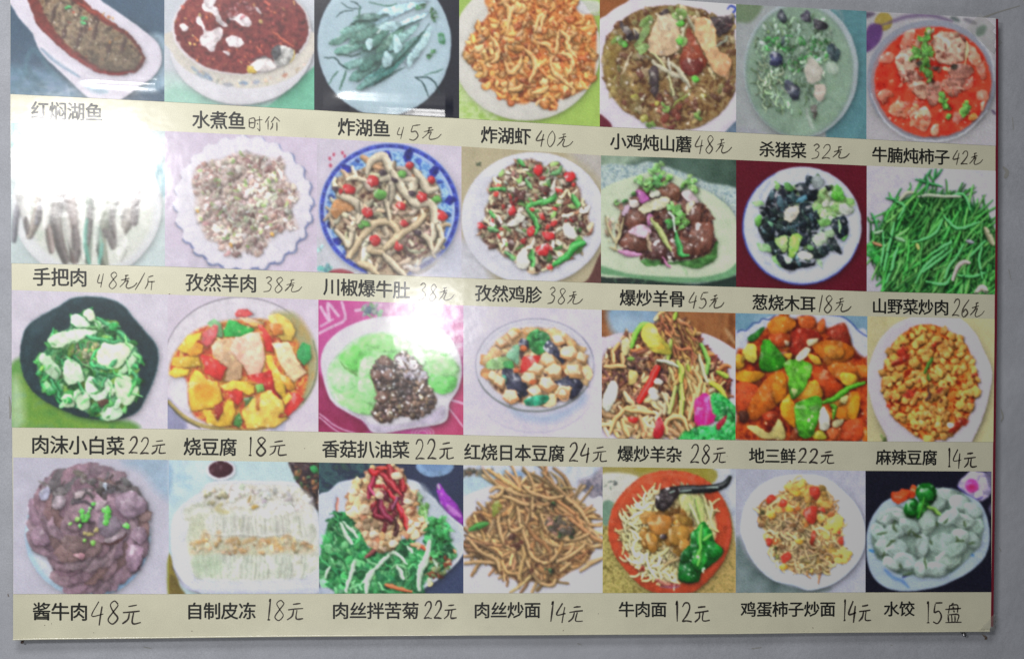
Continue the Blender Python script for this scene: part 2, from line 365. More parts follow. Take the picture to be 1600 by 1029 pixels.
pile(F, [(120,40,22),(140,56,26)], 70, 11, .7, edge=0, sh=.1, al=.7, hl=0)
pile(F, [(250,226,180)], 60, 8, .6, edge=0, sh=0, al=.7)
done(0, 3, gain=(1.06,1.04,1.02), gam=.86, con=.92, warp=.7)

cell(0, 4, (214,206,216))
flat('-20 -20 230 -20 90 90 20 130 -20 200', (140,86,50), 1, 2)
flat('20 730 110 820 0 840', (100,34,48), 1, 2)
flat('830 855 905 780 960 780 960 880 820 880', (100,118,138), 1, 2)
flat('890 20 960 20 960 740 905 740', (160,170,176), .8, 4)
plate(470, 430, 470, 450, P='-30 210 60 110 200 20 400 -10 650 -20 850 10 930 100 930 700 860 800 760 870 500 900 200 870 60 740 -30 600', col=(212,204,216), well=0, sh=.1)
strand('850 60 870 40 905 60 880 90 900 110', 16, (44,66,150), 0, 0, 0, .3, .9)
g.id = 2
F = ell(478, 432, 428, 400, 0)
F = '50 430 60 300 110 200 200 110 340 50 520 40 680 60 760 110 880 110 890 200 905 350 905 500 880 630 780 750 650 820 540 838 420 820 280 770 160 690 80 570'
piece(F, (98,72,44), .35, .08, 0, .15, .2)
mott(F, [(58,36,26),(96,68,42),(122,96,60),(140,120,84),(88,60,40)], 40, .9, 3, 4, 2.2)
pile(F, [(110,84,54),(86,54,38),(134,112,78),(74,40,32),(150,134,104),(104,98,60)], 230, 26, .6, edge=.15, sh=.25, hl=.15)
piece('50 430 62 320 110 210 170 300 130 400 120 560 160 680 90 580', (130,110,50), .1, 0, 0, .15, 0, al=.6, soft=6)
piece('360 200 420 110 480 110 540 180 560 240 520 330 420 365 345 320', (196,168,140), .2, .12, .15, .12, .4, ts=30)
piece('400 110 440 90 500 110 530 160 470 200 410 180', (206,188,166), .1, .1, .1, .12, .1)
piece('650 120 700 110 760 150 780 230 790 320 850 370 870 450 850 520 790 480 740 430 700 340 650 240 635 170', (204,156,116), .25, .1, .15, .14, .45, ts=30)
piece('800 350 870 370 870 440 830 500 780 440', (200,146,108), .2, .1, .1, .1, .2)
piece('600 180 640 250 690 340 720 420 640 480 560 470 540 400 570 280', (112,44,30), .25, .15, .2, .15, .4)
piece('545 400 620 380 690 400 680 470 590 490', (84,28,26), .25, .15, .25, .15, .2)
for P in ('740 120 800 110 880 100 870 180 800 240 770 170','350 430 400 430 410 520 370 570 345 520','160 140 200 170 250 240 220 260 170 190','240 190 290 240 260 260','420 70 460 60 470 90 420 95','350 580 410 540 390 620'):
    piece(P, (44,36,42), .15, .15, .25, .3, .3)
pile('740 120 860 110 860 200 790 220', [(60,40,44),(36,28,34),(120,110,120)], 14, 20, .5, edge=.1, ang=120, spread=20)
pile('380 640 520 620 560 800 460 820 400 740', [(110,50,40),(80,34,32),(140,90,70)], 26, 26, .6, edge=.15)
for P in ('255 300 320 260 350 180 320 170 280 240','260 310 300 350 350 300 320 280','290 160 330 110 370 110 360 160 300 180','490 90 560 60 590 100 560 130 500 120','540 220 590 260 560 300 530 270'):
    piece(P, (124,164,96), .15, .15, .15, .2, .2)
for P, w, c in (('360 340 430 410 470 490 500 610',16,(190,196,150)),('370 400 480 470 560 500 610 560',30,(186,184,168)),('480 400 520 430 560 490 600 540',24,(190,190,172)),('560 230 580 180 595 150',12,(200,205,180)),('230 340 200 420 170 480',16,(170,156,130)),('500 690 530 650 590 620 610 580',12,(110,130,60)),('590 100 620 160 640 200',20,(150,150,130)),('130 490 115 530',10,(160,160,90)),('470 380 480 450',20,(200,198,190)),('780 300 830 270 850 240',16,(130,140,130))):
    strand(P, w, c, .2, .1, .2)
G = (70,170,50)
for x, y, r in ((188,284,28),(545,155,32),(646,512,26),(392,665,20),(690,620,22),(255,625,26),(310,760,30),(540,265,22)):
    piece(blobp(x, y, r, r*.85, 0, .15), G if y < 600 and x != 690 else (150,150,60), .25, .15, .25, .15, .3)
for q in ((150,260),(330,130),(550,90),(450,690),(660,750),(360,800)): leafy(q, 36, (90,130,60), 6, sh=.2, edge=.1)
pile('60 560 200 480 300 560 260 700 160 680', [(110,90,50),(126,108,66)], 30, 30, .6, edge=.05, sh=.1, al=.7)
pile(F, [(225,220,215),(205,200,190)], 70, 9, .7, edge=0, sh=0, al=.75)
done(0, 4, gain=(1.,.98,.92), gam=.8, con=1.)

cell(0, 5, (150,155,156))
flat('620 60 860 60 860 880 600 880', (84,124,130), 1, 2)
flat('0 20 200 30 130 140 40 140 0 200', (96,116,84), .8, 6)
flat('0 780 240 830 200 900 0 900', (150,152,158), 1, 3)
plate(440, 430, 355, 425, col=(158,168,172), well=0, sh=.3)
mott(ell(430, 440, 335, 410), [(112,132,124),(124,144,132),(118,138,126)], 90, .95, 5)
g.id = 2
F = ell(430, 440, 322, 398)
mott(F, [(104,124,108),(120,140,124),(112,134,112)], 60, .9, 6)
flat('320 20 640 30 700 130 640 60 400 40', (160,160,162), .5, 8)
pile('180 180 330 100 560 110 640 250 600 400 560 640 420 700 260 680 170 560 150 400', [(136,158,138),(120,146,122),(150,172,154),(100,128,100),(88,112,84)], 300, 22, .35, irr=.3, ang=80, spread=50, edge=.1, sh=.25, hl=.1)
pile('200 260 400 220 600 240 620 330 480 460 320 400', [(60,120,64),(74,134,76),(50,96,54),(130,160,136)], 110, 16, .5, irr=.3, edge=.05, sh=.2)
strands('180 420 320 420 340 660 200 660', [(134,152,124),(96,116,88),(150,166,140)], 46, 70, 9, .5, ang=75, spread=25, sh=.2)
for P, c in (('290 100 320 60 350 120 330 140',(56,60,66)),('440 90 490 70 500 130 470 140',(60,58,68)),('520 130 560 120 600 160 580 190 530 180',(58,56,62)),('600 290 640 280 690 320 660 385 610 350',(50,62,66)),
             ('250 340 280 320 320 350 310 400 255 400',(56,60,86)),('340 500 380 510 430 550 430 610 400 630 370 600 340 550',(58,62,74)),('330 240 350 220 340 270 320 280',(60,72,76)),('505 660 535 650 540 690 520 740',(78,76,72))):
    piece(P, c, .2, .15, .2, .25, .3)
piece('470 380 520 370 570 430 560 500 500 520 470 470', (164,160,150), .08, .05, .1, .06, .15, soft=3)
piece('520 540 570 520 600 560 580 620 540 620', (172,160,150), .08, .05, .1, .06, .15, soft=3)
piece('610 390 660 400 680 440 640 460 600 440', (142,156,142), .05, .05, .1, .05, .1, soft=3)
strand('480 680 490 740 510 790', 26, (140,150,142), .1, .1, 0, .4, .8, 4)
done(0, 5, gain=1.02, gam=.95)

cell(0, 6, (158,156,160))
mott('0 640 200 760 400 850 900 800 900 900 0 900', [(170,166,172),(156,152,158)], 120, .8, 10)
piece(ell(155,130,52,56), (150,130,52), .1, 0, .05, .05, 0, 2)
flat('60 160 140 150 140 230 80 300 40 300', (88,52,110), 1, 4)
flat('-20 70 100 80 60 110 -20 110', (66,50,76), .8, 5)
strand('560 110 600 125', 26, (70,84,84), 0, 0, 0, .3, .8, 5)
strand('640 120 700 140', 24, (84,80,92), 0, 0, 0, .3, .7, 5)
strand('720 200 750 170', 50, (60,96,76), 0, 0, 0, .3, .8, 6)
strand('800 660 820 680', 14, (60,40,70), 0, 0, 0, .3, .8, 3)
plate(437, 480, 385, 358, col=(128,132,146), well=0, sh=.35)
strand('150 150 300 100 440 95 560 130', 26, (92,72,110), 0, 0, 0, .6, .8, 6)
strand('80 560 160 720 300 820 480 840 640 790 770 660', 12, (190,192,200), 0, .1, 0, .5, .9, 3)
strand('690 200 790 330 815 480', 14, (170,172,178), 0, .1, 0, .5, .8, 3)
piece(ell(440, 490, 362, 335), (146,120,126), .1, 0, 0, .03, 0)
g.id = 2
F = ell(446, 490, 346, 326)
piece(F, (190,40,24), .2, .08, 0, .08, .2)
mott(F, [(168,26,16),(204,48,28),(214,70,40),(186,36,24)], 60, .85, 3, 6)
T = [(204,104,80),(196,88,68),(210,126,96)]
for P in ('210 620 240 590 300 640 280 690 200 690 180 650','320 660 360 630 420 650 440 720 400 780 340 760 310 710','700 390 740 370 770 440 740 480','640 260 700 300 740 380 700 400 650 340','500 480 560 470 600 540 560 570 510 540','130 340 180 310 220 340 180 380 130 370','120 560 170 530 190 570 150 620','440 760 480 740 480 800 440 810','730 620 760 600 740 670','600 480 680 470 680 520 620 540','280 200 340 180 330 260 290 300 250 290','700 560 760 540 780 590 720 600','560 680 610 670 640 700 580 740'):
    piece(P, T[rng.randint(3)], .22, .15, .2, .12, .3)
pile('130 560 300 500 420 620 380 780 260 720', [(200,84,56),(180,50,34),(214,110,72)], 26, 24, .7, edge=.15, hl=.2)
M = [(178,128,104),(160,100,84),(190,146,122)]
for P in ('450 210 520 190 600 210 650 260 640 340 580 380 500 380 460 320','220 360 260 300 330 290 350 360 320 440 270 470 240 420','330 480 400 490 420 560 390 600 340 560','520 500 590 440 640 470 600 540','420 500 490 490 500 560 450 640 410 600','240 430 330 420 380 470 300 480','540 400 640 380 690 420 640 470 560 460'):
    piece(P, M[rng.randint(3)], .22, .12, .12, .2, .35, ts=22)
pile('240 280 640 200 680 480 430 620 250 460', [(190,140,116),(150,90,74),(170,110,90),(120,60,50)], 90, 20, .45, irr=.3, edge=.1, sh=.2)
strand('645 250 650 320 640 390', 14, (190,170,120), .2, .1, .3)
for q, r in (((420,200),34),((390,250),44),((360,300),48),((410,320),50),((400,380),50),((410,430),40),((430,470),26),((350,340),40),((500,590),34),((520,640),40),((530,690),36),((630,640),46),((650,660),40),((520,610),40)):
    leafy(q, r, (84,150,58), 7, sh=.2, edge=.05, hl=.08)
leafy((430,180), 26, (160,180,140), 4, sh=.1)
piece('680 680 710 690 690 720 660 710', (214,130,50), .1)
for q in ((470,405),(575,400),(365,380)): piece(blobp(q[0], q[1], 20, 16, 0), (60,54,46), .1, 0, .05, .2, .2)
pile(F, [(240,190,160),(230,160,130)], 50, 8, .6, edge=0, sh=0, al=.7)
done(0, 6, gam=.95, desat=.15)

# ---- second row
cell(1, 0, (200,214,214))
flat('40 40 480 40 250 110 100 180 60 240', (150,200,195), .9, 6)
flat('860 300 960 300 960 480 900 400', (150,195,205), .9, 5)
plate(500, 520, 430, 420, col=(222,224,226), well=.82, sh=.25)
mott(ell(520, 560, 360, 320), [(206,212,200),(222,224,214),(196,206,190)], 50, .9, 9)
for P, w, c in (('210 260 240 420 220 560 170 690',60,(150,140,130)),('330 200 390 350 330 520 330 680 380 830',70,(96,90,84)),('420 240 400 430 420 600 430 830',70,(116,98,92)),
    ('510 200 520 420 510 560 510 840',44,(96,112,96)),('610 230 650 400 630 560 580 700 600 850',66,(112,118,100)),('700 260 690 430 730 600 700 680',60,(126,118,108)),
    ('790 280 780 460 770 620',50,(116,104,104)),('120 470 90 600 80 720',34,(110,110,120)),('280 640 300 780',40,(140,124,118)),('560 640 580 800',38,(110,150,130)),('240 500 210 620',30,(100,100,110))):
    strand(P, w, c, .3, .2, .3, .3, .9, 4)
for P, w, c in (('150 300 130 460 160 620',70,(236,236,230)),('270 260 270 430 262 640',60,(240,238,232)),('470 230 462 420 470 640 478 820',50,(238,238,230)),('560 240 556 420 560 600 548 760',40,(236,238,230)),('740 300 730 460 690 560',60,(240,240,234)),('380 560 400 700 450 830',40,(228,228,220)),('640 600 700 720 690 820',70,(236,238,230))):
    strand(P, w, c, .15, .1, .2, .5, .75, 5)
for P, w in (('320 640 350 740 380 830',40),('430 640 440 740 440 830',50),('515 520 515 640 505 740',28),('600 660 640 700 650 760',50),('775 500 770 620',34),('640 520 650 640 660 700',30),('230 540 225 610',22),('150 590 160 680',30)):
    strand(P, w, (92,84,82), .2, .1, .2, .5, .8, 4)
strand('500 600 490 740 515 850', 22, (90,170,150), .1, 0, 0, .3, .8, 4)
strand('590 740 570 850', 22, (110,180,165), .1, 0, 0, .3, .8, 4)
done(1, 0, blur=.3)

cell(1, 1, (212,200,218))
flat('30 700 400 860 30 860', (206,200,214), .7, 20)
g.id = 1
P0 = ell(478, 468, 392, 382, 0, 96, .035, 24, ph=.6)
strand(np.vstack([P0+[5, 7], P0[:1]+[5, 7]]), 10, (120,135,180), 0, 0, .25, 0, .9)
piece(P0, (228,224,234), .06, .03, 0, .02, .12)
for a in range(0, 150, 15):
    t = np.radians(a+4); x, y = 478+385*np.cos(t), 468+376*np.sin(t)
    strand(pt([x-14*np.sin(t), y+14*np.cos(t), x+9*np.cos(t), y+9*np.sin(t), x+14*np.sin(t), y-14*np.cos(t)]), 8, (98,112,165), 0, 0, 0, .3, .8)
for a in range(7, 367, 15):
    t = np.radians(a); strand(pt([478+300*np.cos(t), 468+290*np.sin(t), 478+375*np.cos(t), 468+365*np.sin(t)]), 12, (214,210,224), 0, 0, 0, .5, .5, 5)
flat(ell(478, 470, 300, 295), (222,218,226), .6, 8)
g.id = 2
F = '200 290 260 240 360 220 460 180 540 190 620 210 710 220 710 290 740 350 800 420 760 480 750 520 790 610 700 620 640 660 600 720 560 765 480 740 430 775 350 730 340 680 280 680 240 600 205 520 210 420 190 360'
mott(F, [(164,130,124),(196,170,160),(214,196,186),(180,150,140)], 26, .95, 9, 2, 2)
pile(F, [(196,168,158,3),(170,134,126,2),(216,202,192,3),(150,112,106,1.4),(204,186,168,2)], 520, 19, .6, edge=.22, sh=.3, hl=.12)
pile('330 400 520 380 640 360 660 500 420 640 320 560', [(212,214,190),(196,204,170)], 60, 17, .5, edge=.1, sh=.15)
pile(F, [(150,172,110),(130,160,90)], 30, 17, .45, edge=.1, sh=.1)
for q in ((640,385),(545,615),(385,665),(600,550),(490,350),(330,350)): leafy(q, 24, (126,156,92), 4, sh=.1, edge=0)
pile(F, [(110,70,60),(130,86,76)], 110, 8, .6, edge=0, sh=0, hl=0, al=.8)
pile(F, [(232,226,222)], 100, 9, .6, edge=0, sh=0, al=.8)
for x, y in ((215,515),(645,650),(410,710)): piece(blobp(x, y, 14, 8, 60), (220,160,70), 0)
done(1, 1, gain=1.02, gam=.85, con=.98)

cell(1, 2, (206,198,212))
flat('-20 640 120 680 300 860 -20 860', (200,204,210), .8, 10)
leafy((90,815), 46, (110,170,165), 8, sh=0, edge=0); leafy((50,700), 30, (150,190,190), 5, sh=0, edge=0)
flat('120 830 190 820 260 850 120 860', (150,60,70), .9, 3)
for x, y in ((115,165),(140,140),(120,205),(190,130),(205,150)): piece(blobp(x, y, 9, 12), (190,80,110), 0, 0, 0, 0, 0)
flat('700 760 880 640 900 860 700 860', (190,196,210), .7, 14)
plate(470, 470, 420, 400, col=(140,160,215), well=0, sh=.25)
P1 = ell(470, 470, 402, 382)
strand(np.vstack([P1, P1[:1]]), 22, (48,62,165), 0, .05, 0, 0, .95, 1.5, .2)
for a in range(0, 360, 5):
    t = np.radians(a+1.3); x, y = 470+402*np.cos(t), 470+382*np.sin(t)
    flat(ell(x, y, 5, 5, n=8), (120,140,215) if a % 10 else (20,28,110), .9)
strand(np.vstack([P1, P1[:1]])*[.95, .95]+[23.5, 23.5], 12, (176,200,232), 0, 0, 0, 0, .9)
mott(ell(470, 470, 372, 352), [(80,120,195),(140,186,226),(190,220,240),(100,150,210)], 22, 1, 2, 4, 2.5)
for a, rr in ((-150,.92),(-135,.9),(-122,.93),(-105,.9),(-92,.86),(-72,.93),(-60,.9),(-42,.93),(-30,.9),(-10,.94),(5,.9),(25,.92),(148,.93),(165,.92),(178,.92),(-167,.9),(135,.94),(120,.92),(40,.9)):
    t = np.radians(a); x, y = 470+388*rr*np.cos(t), 470+370*rr*np.sin(t)
    big = a in (-135, -72, -10, 165, 148, -42, -92)
    piece(blobp(x, y, 38 if big else 20, 28 if big else 16, a, .35), (36,44,140) if big else (70,96,185), .1, 0, 0, .3, 0, 2)
g.id = 2
F = '150 290 190 260 260 240 340 210 370 160 440 140 480 200 560 210 600 190 640 250 700 290 760 320 780 400 740 470 800 500 800 600 780 680 740 730 640 780 560 860 400 860 290 800 220 740 200 660 130 560 110 490 150 420 150 350'
mott(F, [(90,60,54),(168,146,124),(206,192,170),(140,110,92)], 26, 1, 4, 3, 2)
pal = [(214,204,184,3),(226,220,204,2),(190,170,146,2),(160,126,100,1)]
strands(F, pal, 120, 110, 30, .6, edge=.3, sh=.4)
pile('560 580 680 560 760 620 700 720 620 760 560 700', [(140,110,110),(110,84,80),(180,160,155)], 60, 17, .5)
piece('120 480 150 410 220 400 290 420 260 470 200 480 150 520', (186,136,92), .25, .15, .2, .15, .4)
piece('600 270 640 250 650 330 610 340', (190,120,80), .2)
for P in ('340 240 370 170 440 150 470 230 520 290', '620 230 660 290 700 350 750 340', '170 380 250 410 300 470 290 520','420 290 480 280 480 380 450 470','560 290 620 300 600 400 640 450','640 440 720 430 740 540 730 640','490 240 540 330 600 420'):
    strand(P, 50, (220,212,194), .28, .2, .5, .4)
for P, w in (('235 745 270 690 330 600 400 545 470 545 520 600 500 640',44),('370 720 440 700 500 650 560 600 640 550 680 500',42),('430 730 360 700 410 690',50),('560 860 480 780 440 740',40),('290 790 340 800 400 850',44),('150 590 200 640 230 680 250 600 220 570',34),('460 330 450 420 470 520',30),('760 560 780 640 740 720',34),('300 430 310 500 280 550',22),('640 600 700 640 720 700',36)):
    strand(P, w, (214,196,166) if w > 40 else (218,208,188), .35, .22, .55, .3)
R_ = (206,46,52)
for x, y, r in ((370,297,42),(225,345,36),(335,480,34),(665,395,34),(785,500,34),(540,445,28),(590,200,24),(380,650,34),(530,690,36),(720,290,24),(560,545,26),(180,355,20)):
    piece(blobp(x, y, r, r*.85, 30, .25, 7), R_, .3, .2, .35, .1, .4)
for x, y, r in ((410,378,38),(750,405,34),(545,255,26),(330,550,26),(300,570,18)):
    piece(blobp(x, y, r, r*.8, 20, .25, 7), (104,176,84), .3, .2, .25, .1, .4)
for x, y in ((605,370),(640,600),(150,340),(500,290),(430,250)): piece(blobp(x, y, 24, 16, 20), (70,56,70), .1)
flat('590 800 700 740 780 700 760 800 640 870', (222,220,224), .6, 12)
done(1, 2, warp=.7, gain=(.96,.94,.9), gam=1.05, con=1.)

cell(1, 3, (180,170,140))
flat('-20 620 120 640 240 900 -20 900', (196,196,204), 1, 20)
flat('700 60 960 100 960 300 850 200', (180,176,172), .9, 16)
pile('120 130 170 130 170 170 120 160', [(70,80,60)], 4, 14, .5, sh=0)
flat('760 900 830 850 900 700 960 680 960 900', (92,58,54), 1, 2)
plate(490, 480, 448, 410, rot=0, col=(212,212,222), well=.86, sh=.25)
g.id = 2
F = '210 280 260 230 320 170 400 130 480 110 560 160 640 130 680 190 740 210 750 260 780 300 790 370 830 410 830 480 860 540 840 590 780 600 800 650 700 740 610 780 560 800 480 820 440 790 380 740 320 720 270 680 200 640 160 600 150 520 190 480 190 420 220 360'
mott(F, [(56,34,30),(110,76,62),(176,160,130),(80,50,44)], 24, 1, 4, 3, 2.2)
pal = [(196,184,152,3),(176,160,128,2),(150,110,84,2),(112,70,56,2),(206,200,180,2),(130,96,88,1)]
pile(F, pal, 260, 26, .42, edge=.32, sh=.5)
strands(F, [(206,196,160),(190,176,140),(214,208,190)], 60, 60, 22, .5, edge=.3, sh=.45)
pile(F, [(96,146,72),(120,160,84),(70,120,60)], 44, 26, .4, edge=.2, sh=.4)
pile(F, [(186,48,44),(160,36,36)], 34, 22, .7, edge=.25, sh=.45, hl=.2)
for P in ('500 160 530 150 545 200 520 220 495 200','680 200 740 200 745 235 710 255 680 230','335 430 370 400 375 440 350 465 330 450','450 540 490 530 490 580 455 590','510 660 560 630 590 660 570 710 530 710 510 690','540 570 600 570 620 600 580 610','555 280 575 290 575 330 555 320','145 510 180 510 180 540 150 540'):
    piece(P, (186,34,38), .25, .2, .3, .1, .5)
for P, w in (('450 420 480 390 560 380 610 350 620 320',34),('460 430 490 480 510 540 500 580',30),('600 210 640 200 660 160',26),('480 680 480 770',36),('400 120 430 150',30),('220 300 280 295 310 300',30),('230 440 250 480',30),('740 340 760 400',36),('320 690 360 735',26),('440 240 470 290',26),('210 540 260 560',40)):
    strand(P, w, (70,156,72) if w in (34,30,36) else (90,150,90), .35, .2, .4, .4, tex=.2)
strand('610 765 680 720 720 680 760 640 800 630', 50, (44,146,56), .35, .2, .5, .5)
strand('690 690 740 650 790 625', 22, (80,176,84), .1, .2, 0, .5)
for P in ('375 770 390 700 430 660 460 720 450 790','670 560 700 510 760 570 760 600 700 600','590 290 620 240 620 320 590 340','320 520 350 490 430 460 440 480 370 520'):
    piece(P, (208,206,194), .2, .12, .1, .1, .4)
for q in ((380,320),(420,340),(740,480),(790,520),(560,300),(350,640)): piece(blobp(q[0], q[1], 34, 22, rng.rand()*180, .3), (70,40,36), .2, .1, .25, .2, .4)
done(1, 3, gam=.85)

cell(1, 4, (74,96,84))
mott('0 -20 440 -20 330 60 200 110 0 150', [(120,140,120),(150,170,150),(100,120,104)], 80, 1, 8)
mott('400 -20 900 -20 900 270 700 210 540 150 440 90', [(40,58,50),(66,88,76),(84,108,96)], 160, 1, 8)
mott('-20 160 240 110 340 90 500 140 700 220 920 310 920 860 700 860 -20 700', [(170,186,186),(196,208,200),(110,136,150),(190,204,190)], 15, 1, 4, 3, 2.6)
flat('-20 780 300 800 600 850 900 790 900 900 -20 900', (34,50,44), 1, 4)
pile('40 780 300 790 300 850 40 850', [(60,90,70),(30,40,40)], 30, 14, .5, sh=0)
plate(0, 0, 1, P='-60 380 60 250 240 180 420 150 600 230 740 300 850 400 890 540 900 700 840 790 600 830 300 810 -60 760', col=(190,202,176), well=0, sh=.3)
piece('-60 700 200 780 460 800 640 805 800 770 900 700 870 780 780 820 600 838 400 830 100 790 -60 770', (104,150,110), .05, 0, 0, .05, 0, 3)
mott('-60 400 60 280 240 200 420 160 600 240 730 320 830 420 860 560 850 680 760 750 560 780 260 760 -60 690', [(186,198,172),(198,208,184),(178,190,164)], 120, .8, 8)
g.id = 2
leaf = '280 700 340 690 480 710 600 690 700 650 720 580 760 590 755 640 740 700 640 745 560 740 460 720 380 735 310 730'
piece(leaf, (60,104,52), .2, .1, .05, .25, .3)
F = '170 380 240 300 260 260 330 230 430 210 500 240 560 290 620 330 680 360 720 420 730 500 740 580 700 660 600 690 450 690 330 690 240 650 160 620 130 560 150 450'
mott(F, [(36,24,26),(70,40,36),(98,62,50),(44,28,28)], 34, 1, 4, 3, 2)
pile(F, [(84,50,44),(60,34,32),(110,74,60),(44,26,28)], 120, 34, .6, edge=.15, hl=.2)
pile('60 440 170 380 180 480 130 620 70 560', [(170,156,120),(140,110,90),(190,180,150)], 30, 22, .3, ang=90, spread=30)
for P in ('380 260 440 220 500 240 530 300 510 330 430 310 390 290','180 400 250 380 320 420 310 470 220 500 180 470','170 560 210 530 300 540 330 580 320 640 230 640 170 610','330 600 400 570 440 620 430 690 350 680','590 340 640 330 660 400 650 480 600 480 580 420','620 470 720 470 730 560 690 650 600 660 580 560','470 560 580 560 600 640 560 690 480 680'):
    piece(P, [(88,52,42),(66,38,36),(104,66,50)][rng.randint(3)], .25, .2, .3, .25, .5)
for P, c in (('270 390 310 350 360 320 440 310 465 330 430 370 340 400 290 410',(198,196,160)),('250 270 290 270 340 320 320 340 290 350 260 310',(164,84,150)),('200 520 260 490 330 490 350 530 310 560 240 540',(200,166,184)),
             ('530 280 580 270 630 310 640 340 570 330',(190,170,176)),('320 420 350 420 350 470 330 490',(150,90,130)),('160 380 210 360 200 410 170 430',(186,160,180)),('560 350 620 330 580 400 560 420',(170,160,130)),('120 360 170 350 160 390',(170,130,110)),('200 320 260 330 270 370 220 370',(200,190,180)),('340 270 390 270 400 300 350 310',(196,200,180))):
    piece(P, c, .22, .15, .15, .12, .45)
strand('345 440 390 500 430 570 465 640', 34, (150,162,96), .3, .2, .5, .6)
strand('140 640 200 660 280 665', 34, (180,120,160), .25, .2, .4, .7)
strand('420 680 440 720 470 745', 22, (170,100,140), .2, .2, .4, .7)
strand('330 530 330 600 350 650', 26, (140,120,96), .3, .2, .4, .7)
for P in ('70 430 80 500 130 600','150 480 140 560 120 640','175 440 160 520 130 600','90 620 140 640'): strand(P, 12, (176,164,120), .25, .1, .4)
G1 = [(104,166,80),(70,140,66),(130,186,104)]
for q, r in (((280,215),44),((350,190),50),((400,130),44),((390,200),56),((440,190),44),((340,250),36),((320,230),30),((590,220),50),((540,240),34),((620,260),30),((490,370),50),((520,410),50),((470,470),44),((550,470),46),((510,440),40),((135,340),20),((180,330),18),((240,290),18)):
    leafy(q, r, G1[rng.randint(3)], 8, sh=.3, edge=.15, hl=.12)
strand('495 520 515 590 530 660 570 665', 40, (50,140,64), .3, .2, .5, .6)
strand('450 400 480 440 490 520', 16, (190,206,190), .2, .1, .2)
pile(F, [(220,210,205)], 40, 8, .6, edge=0, sh=0, al=.7)
strand('545 745 570 790', 18, (120,156,110), 0, 0, 0, .6, .7, 3)
done(1, 4, gain=1.0, gam=.85)

cell(1, 5, (84,14,30))
plate(455, 455, 376, 372, col=(178,184,202), well=.0, sh=.35)
Pq = ell(455, 455, 372, 368)
strand(Pq[2:28], 12, (58,72,150), 0, 0, 0, .5, .9)
flat(ell(452, 450, 355, 350), (190,194,208), .9, 3)
flat(ell(450, 450, 290, 286), (180,186,200), .5, 8)
for P in ('210 240 240 200 255 175','190 290 205 250','700 560 740 530 775 510','290 700 340 740','215 685 260 700','690 620 740 560'):
    strand(P, 12, (130,150,186), 0, 0, 0, .6, .5, 4)
g.id = 2
K = (26,34,40)
pile('150 400 240 220 340 180 500 150 620 180 740 260 760 360 700 440 740 520 660 600 540 700 400 740 300 680 180 560', [(110,150,90),(140,170,120),(150,170,150)], 30, 40, .5, edge=.15)
piece('520 330 560 240 640 200 720 260 730 330 700 380 620 440 560 460 530 400', (136,166,110), .1, .1, .1, .2, .2)
pile('530 330 640 210 760 330 700 400 580 460', [(150,176,130),(120,160,96),(176,190,170)], 46, 26, .5)
for P in ('280 220 330 200 370 230 420 240 400 300 350 330 330 390 290 430 240 400 225 330 245 260','410 210 450 185 500 180 500 230 560 230 545 290 480 300 430 250','430 330 470 310 510 320 540 380 550 440 520 480 460 470 430 420','300 420 400 430 430 480 400 520 320 510 290 470','180 450 230 400 280 430 290 500 280 560 240 570 190 510','630 430 680 400 730 400 745 450 740 510 700 540 670 520 650 480','620 520 660 530 690 580 705 630 660 610 620 570','480 590 540 600 600 580 620 620 570 660 520 650','400 640 430 650 440 680 520 690 540 670 530 710 440 720 390 740 370 700','300 640 360 660 400 700 390 740 330 710 300 680','230 560 290 560 300 620 270 640','190 340 240 350 220 400 195 380','480 140 520 150 500 200 480 180','440 480 500 500 480 560 440 580','600 200 640 215 620 235'):
    piece(P, jit(K, .3), .25, .3, .22, .4, .4, ts=20)
pile('240 240 400 240 540 330 560 460 640 560 560 660 400 700 280 620 200 480 240 360', [(24,32,40),(40,56,52),(20,26,30),(52,74,80)], 120, 26, .5, irr=.4, edge=.15, hl=.16)
for P, c in (('340 390 370 340 420 330 430 380 390 430 350 420',(196,190,176)),('415 300 480 260 490 290 450 310',(90,140,160)),('430 630 470 615 520 630 520 660 450 665',(200,202,186)),('380 520 450 510 440 570 410 650 370 640',(146,190,92)),('290 540 360 520 370 550 350 620 310 590',(156,186,120)),
             ('520 530 580 490 620 520 610 560 560 580 530 560',(178,196,170)),('600 490 650 480 660 510 620 530',(150,176,140)),('640 270 680 190 720 260 720 300 670 300',(96,170,72)),('660 240 690 280 660 290',(90,180,60)),('340 190 380 190 400 230 360 240',(80,130,70)),('280 170 310 190 310 230 285 220',(110,150,90)),('160 400 200 390 190 450 165 450',(100,160,80)),('140 310 200 300 215 330 160 330',(136,176,120)),('170 560 240 570 260 620 190 610',(140,180,130)),('520 150 560 140 600 180 560 220 520 200',(140,150,150)),('560 420 620 410 630 450 580 460',(110,160,90)),('350 650 400 660 380 690 350 680',(170,190,170)),('700 320 780 350 740 390 700 370',(170,176,166)),('700 530 740 510 720 550',(70,130,60)),('230 430 280 430 270 460',(110,160,130)),('480 570 530 590 500 610',(110,160,100))):
    piece(P, c, .2, .15, .15, .12, .35)
strand('690 420 695 460 690 500', 14, (150,190,140), .2, .1, .2)
strand('368 530 366 640', 8, (24,40,30), 0, 0, 0)
pile('240 240 540 330 560 460 400 700 200 480', [(120,160,176),(160,180,190)], 22, 9, .6, edge=0, sh=0, al=.6)
done(1, 5)

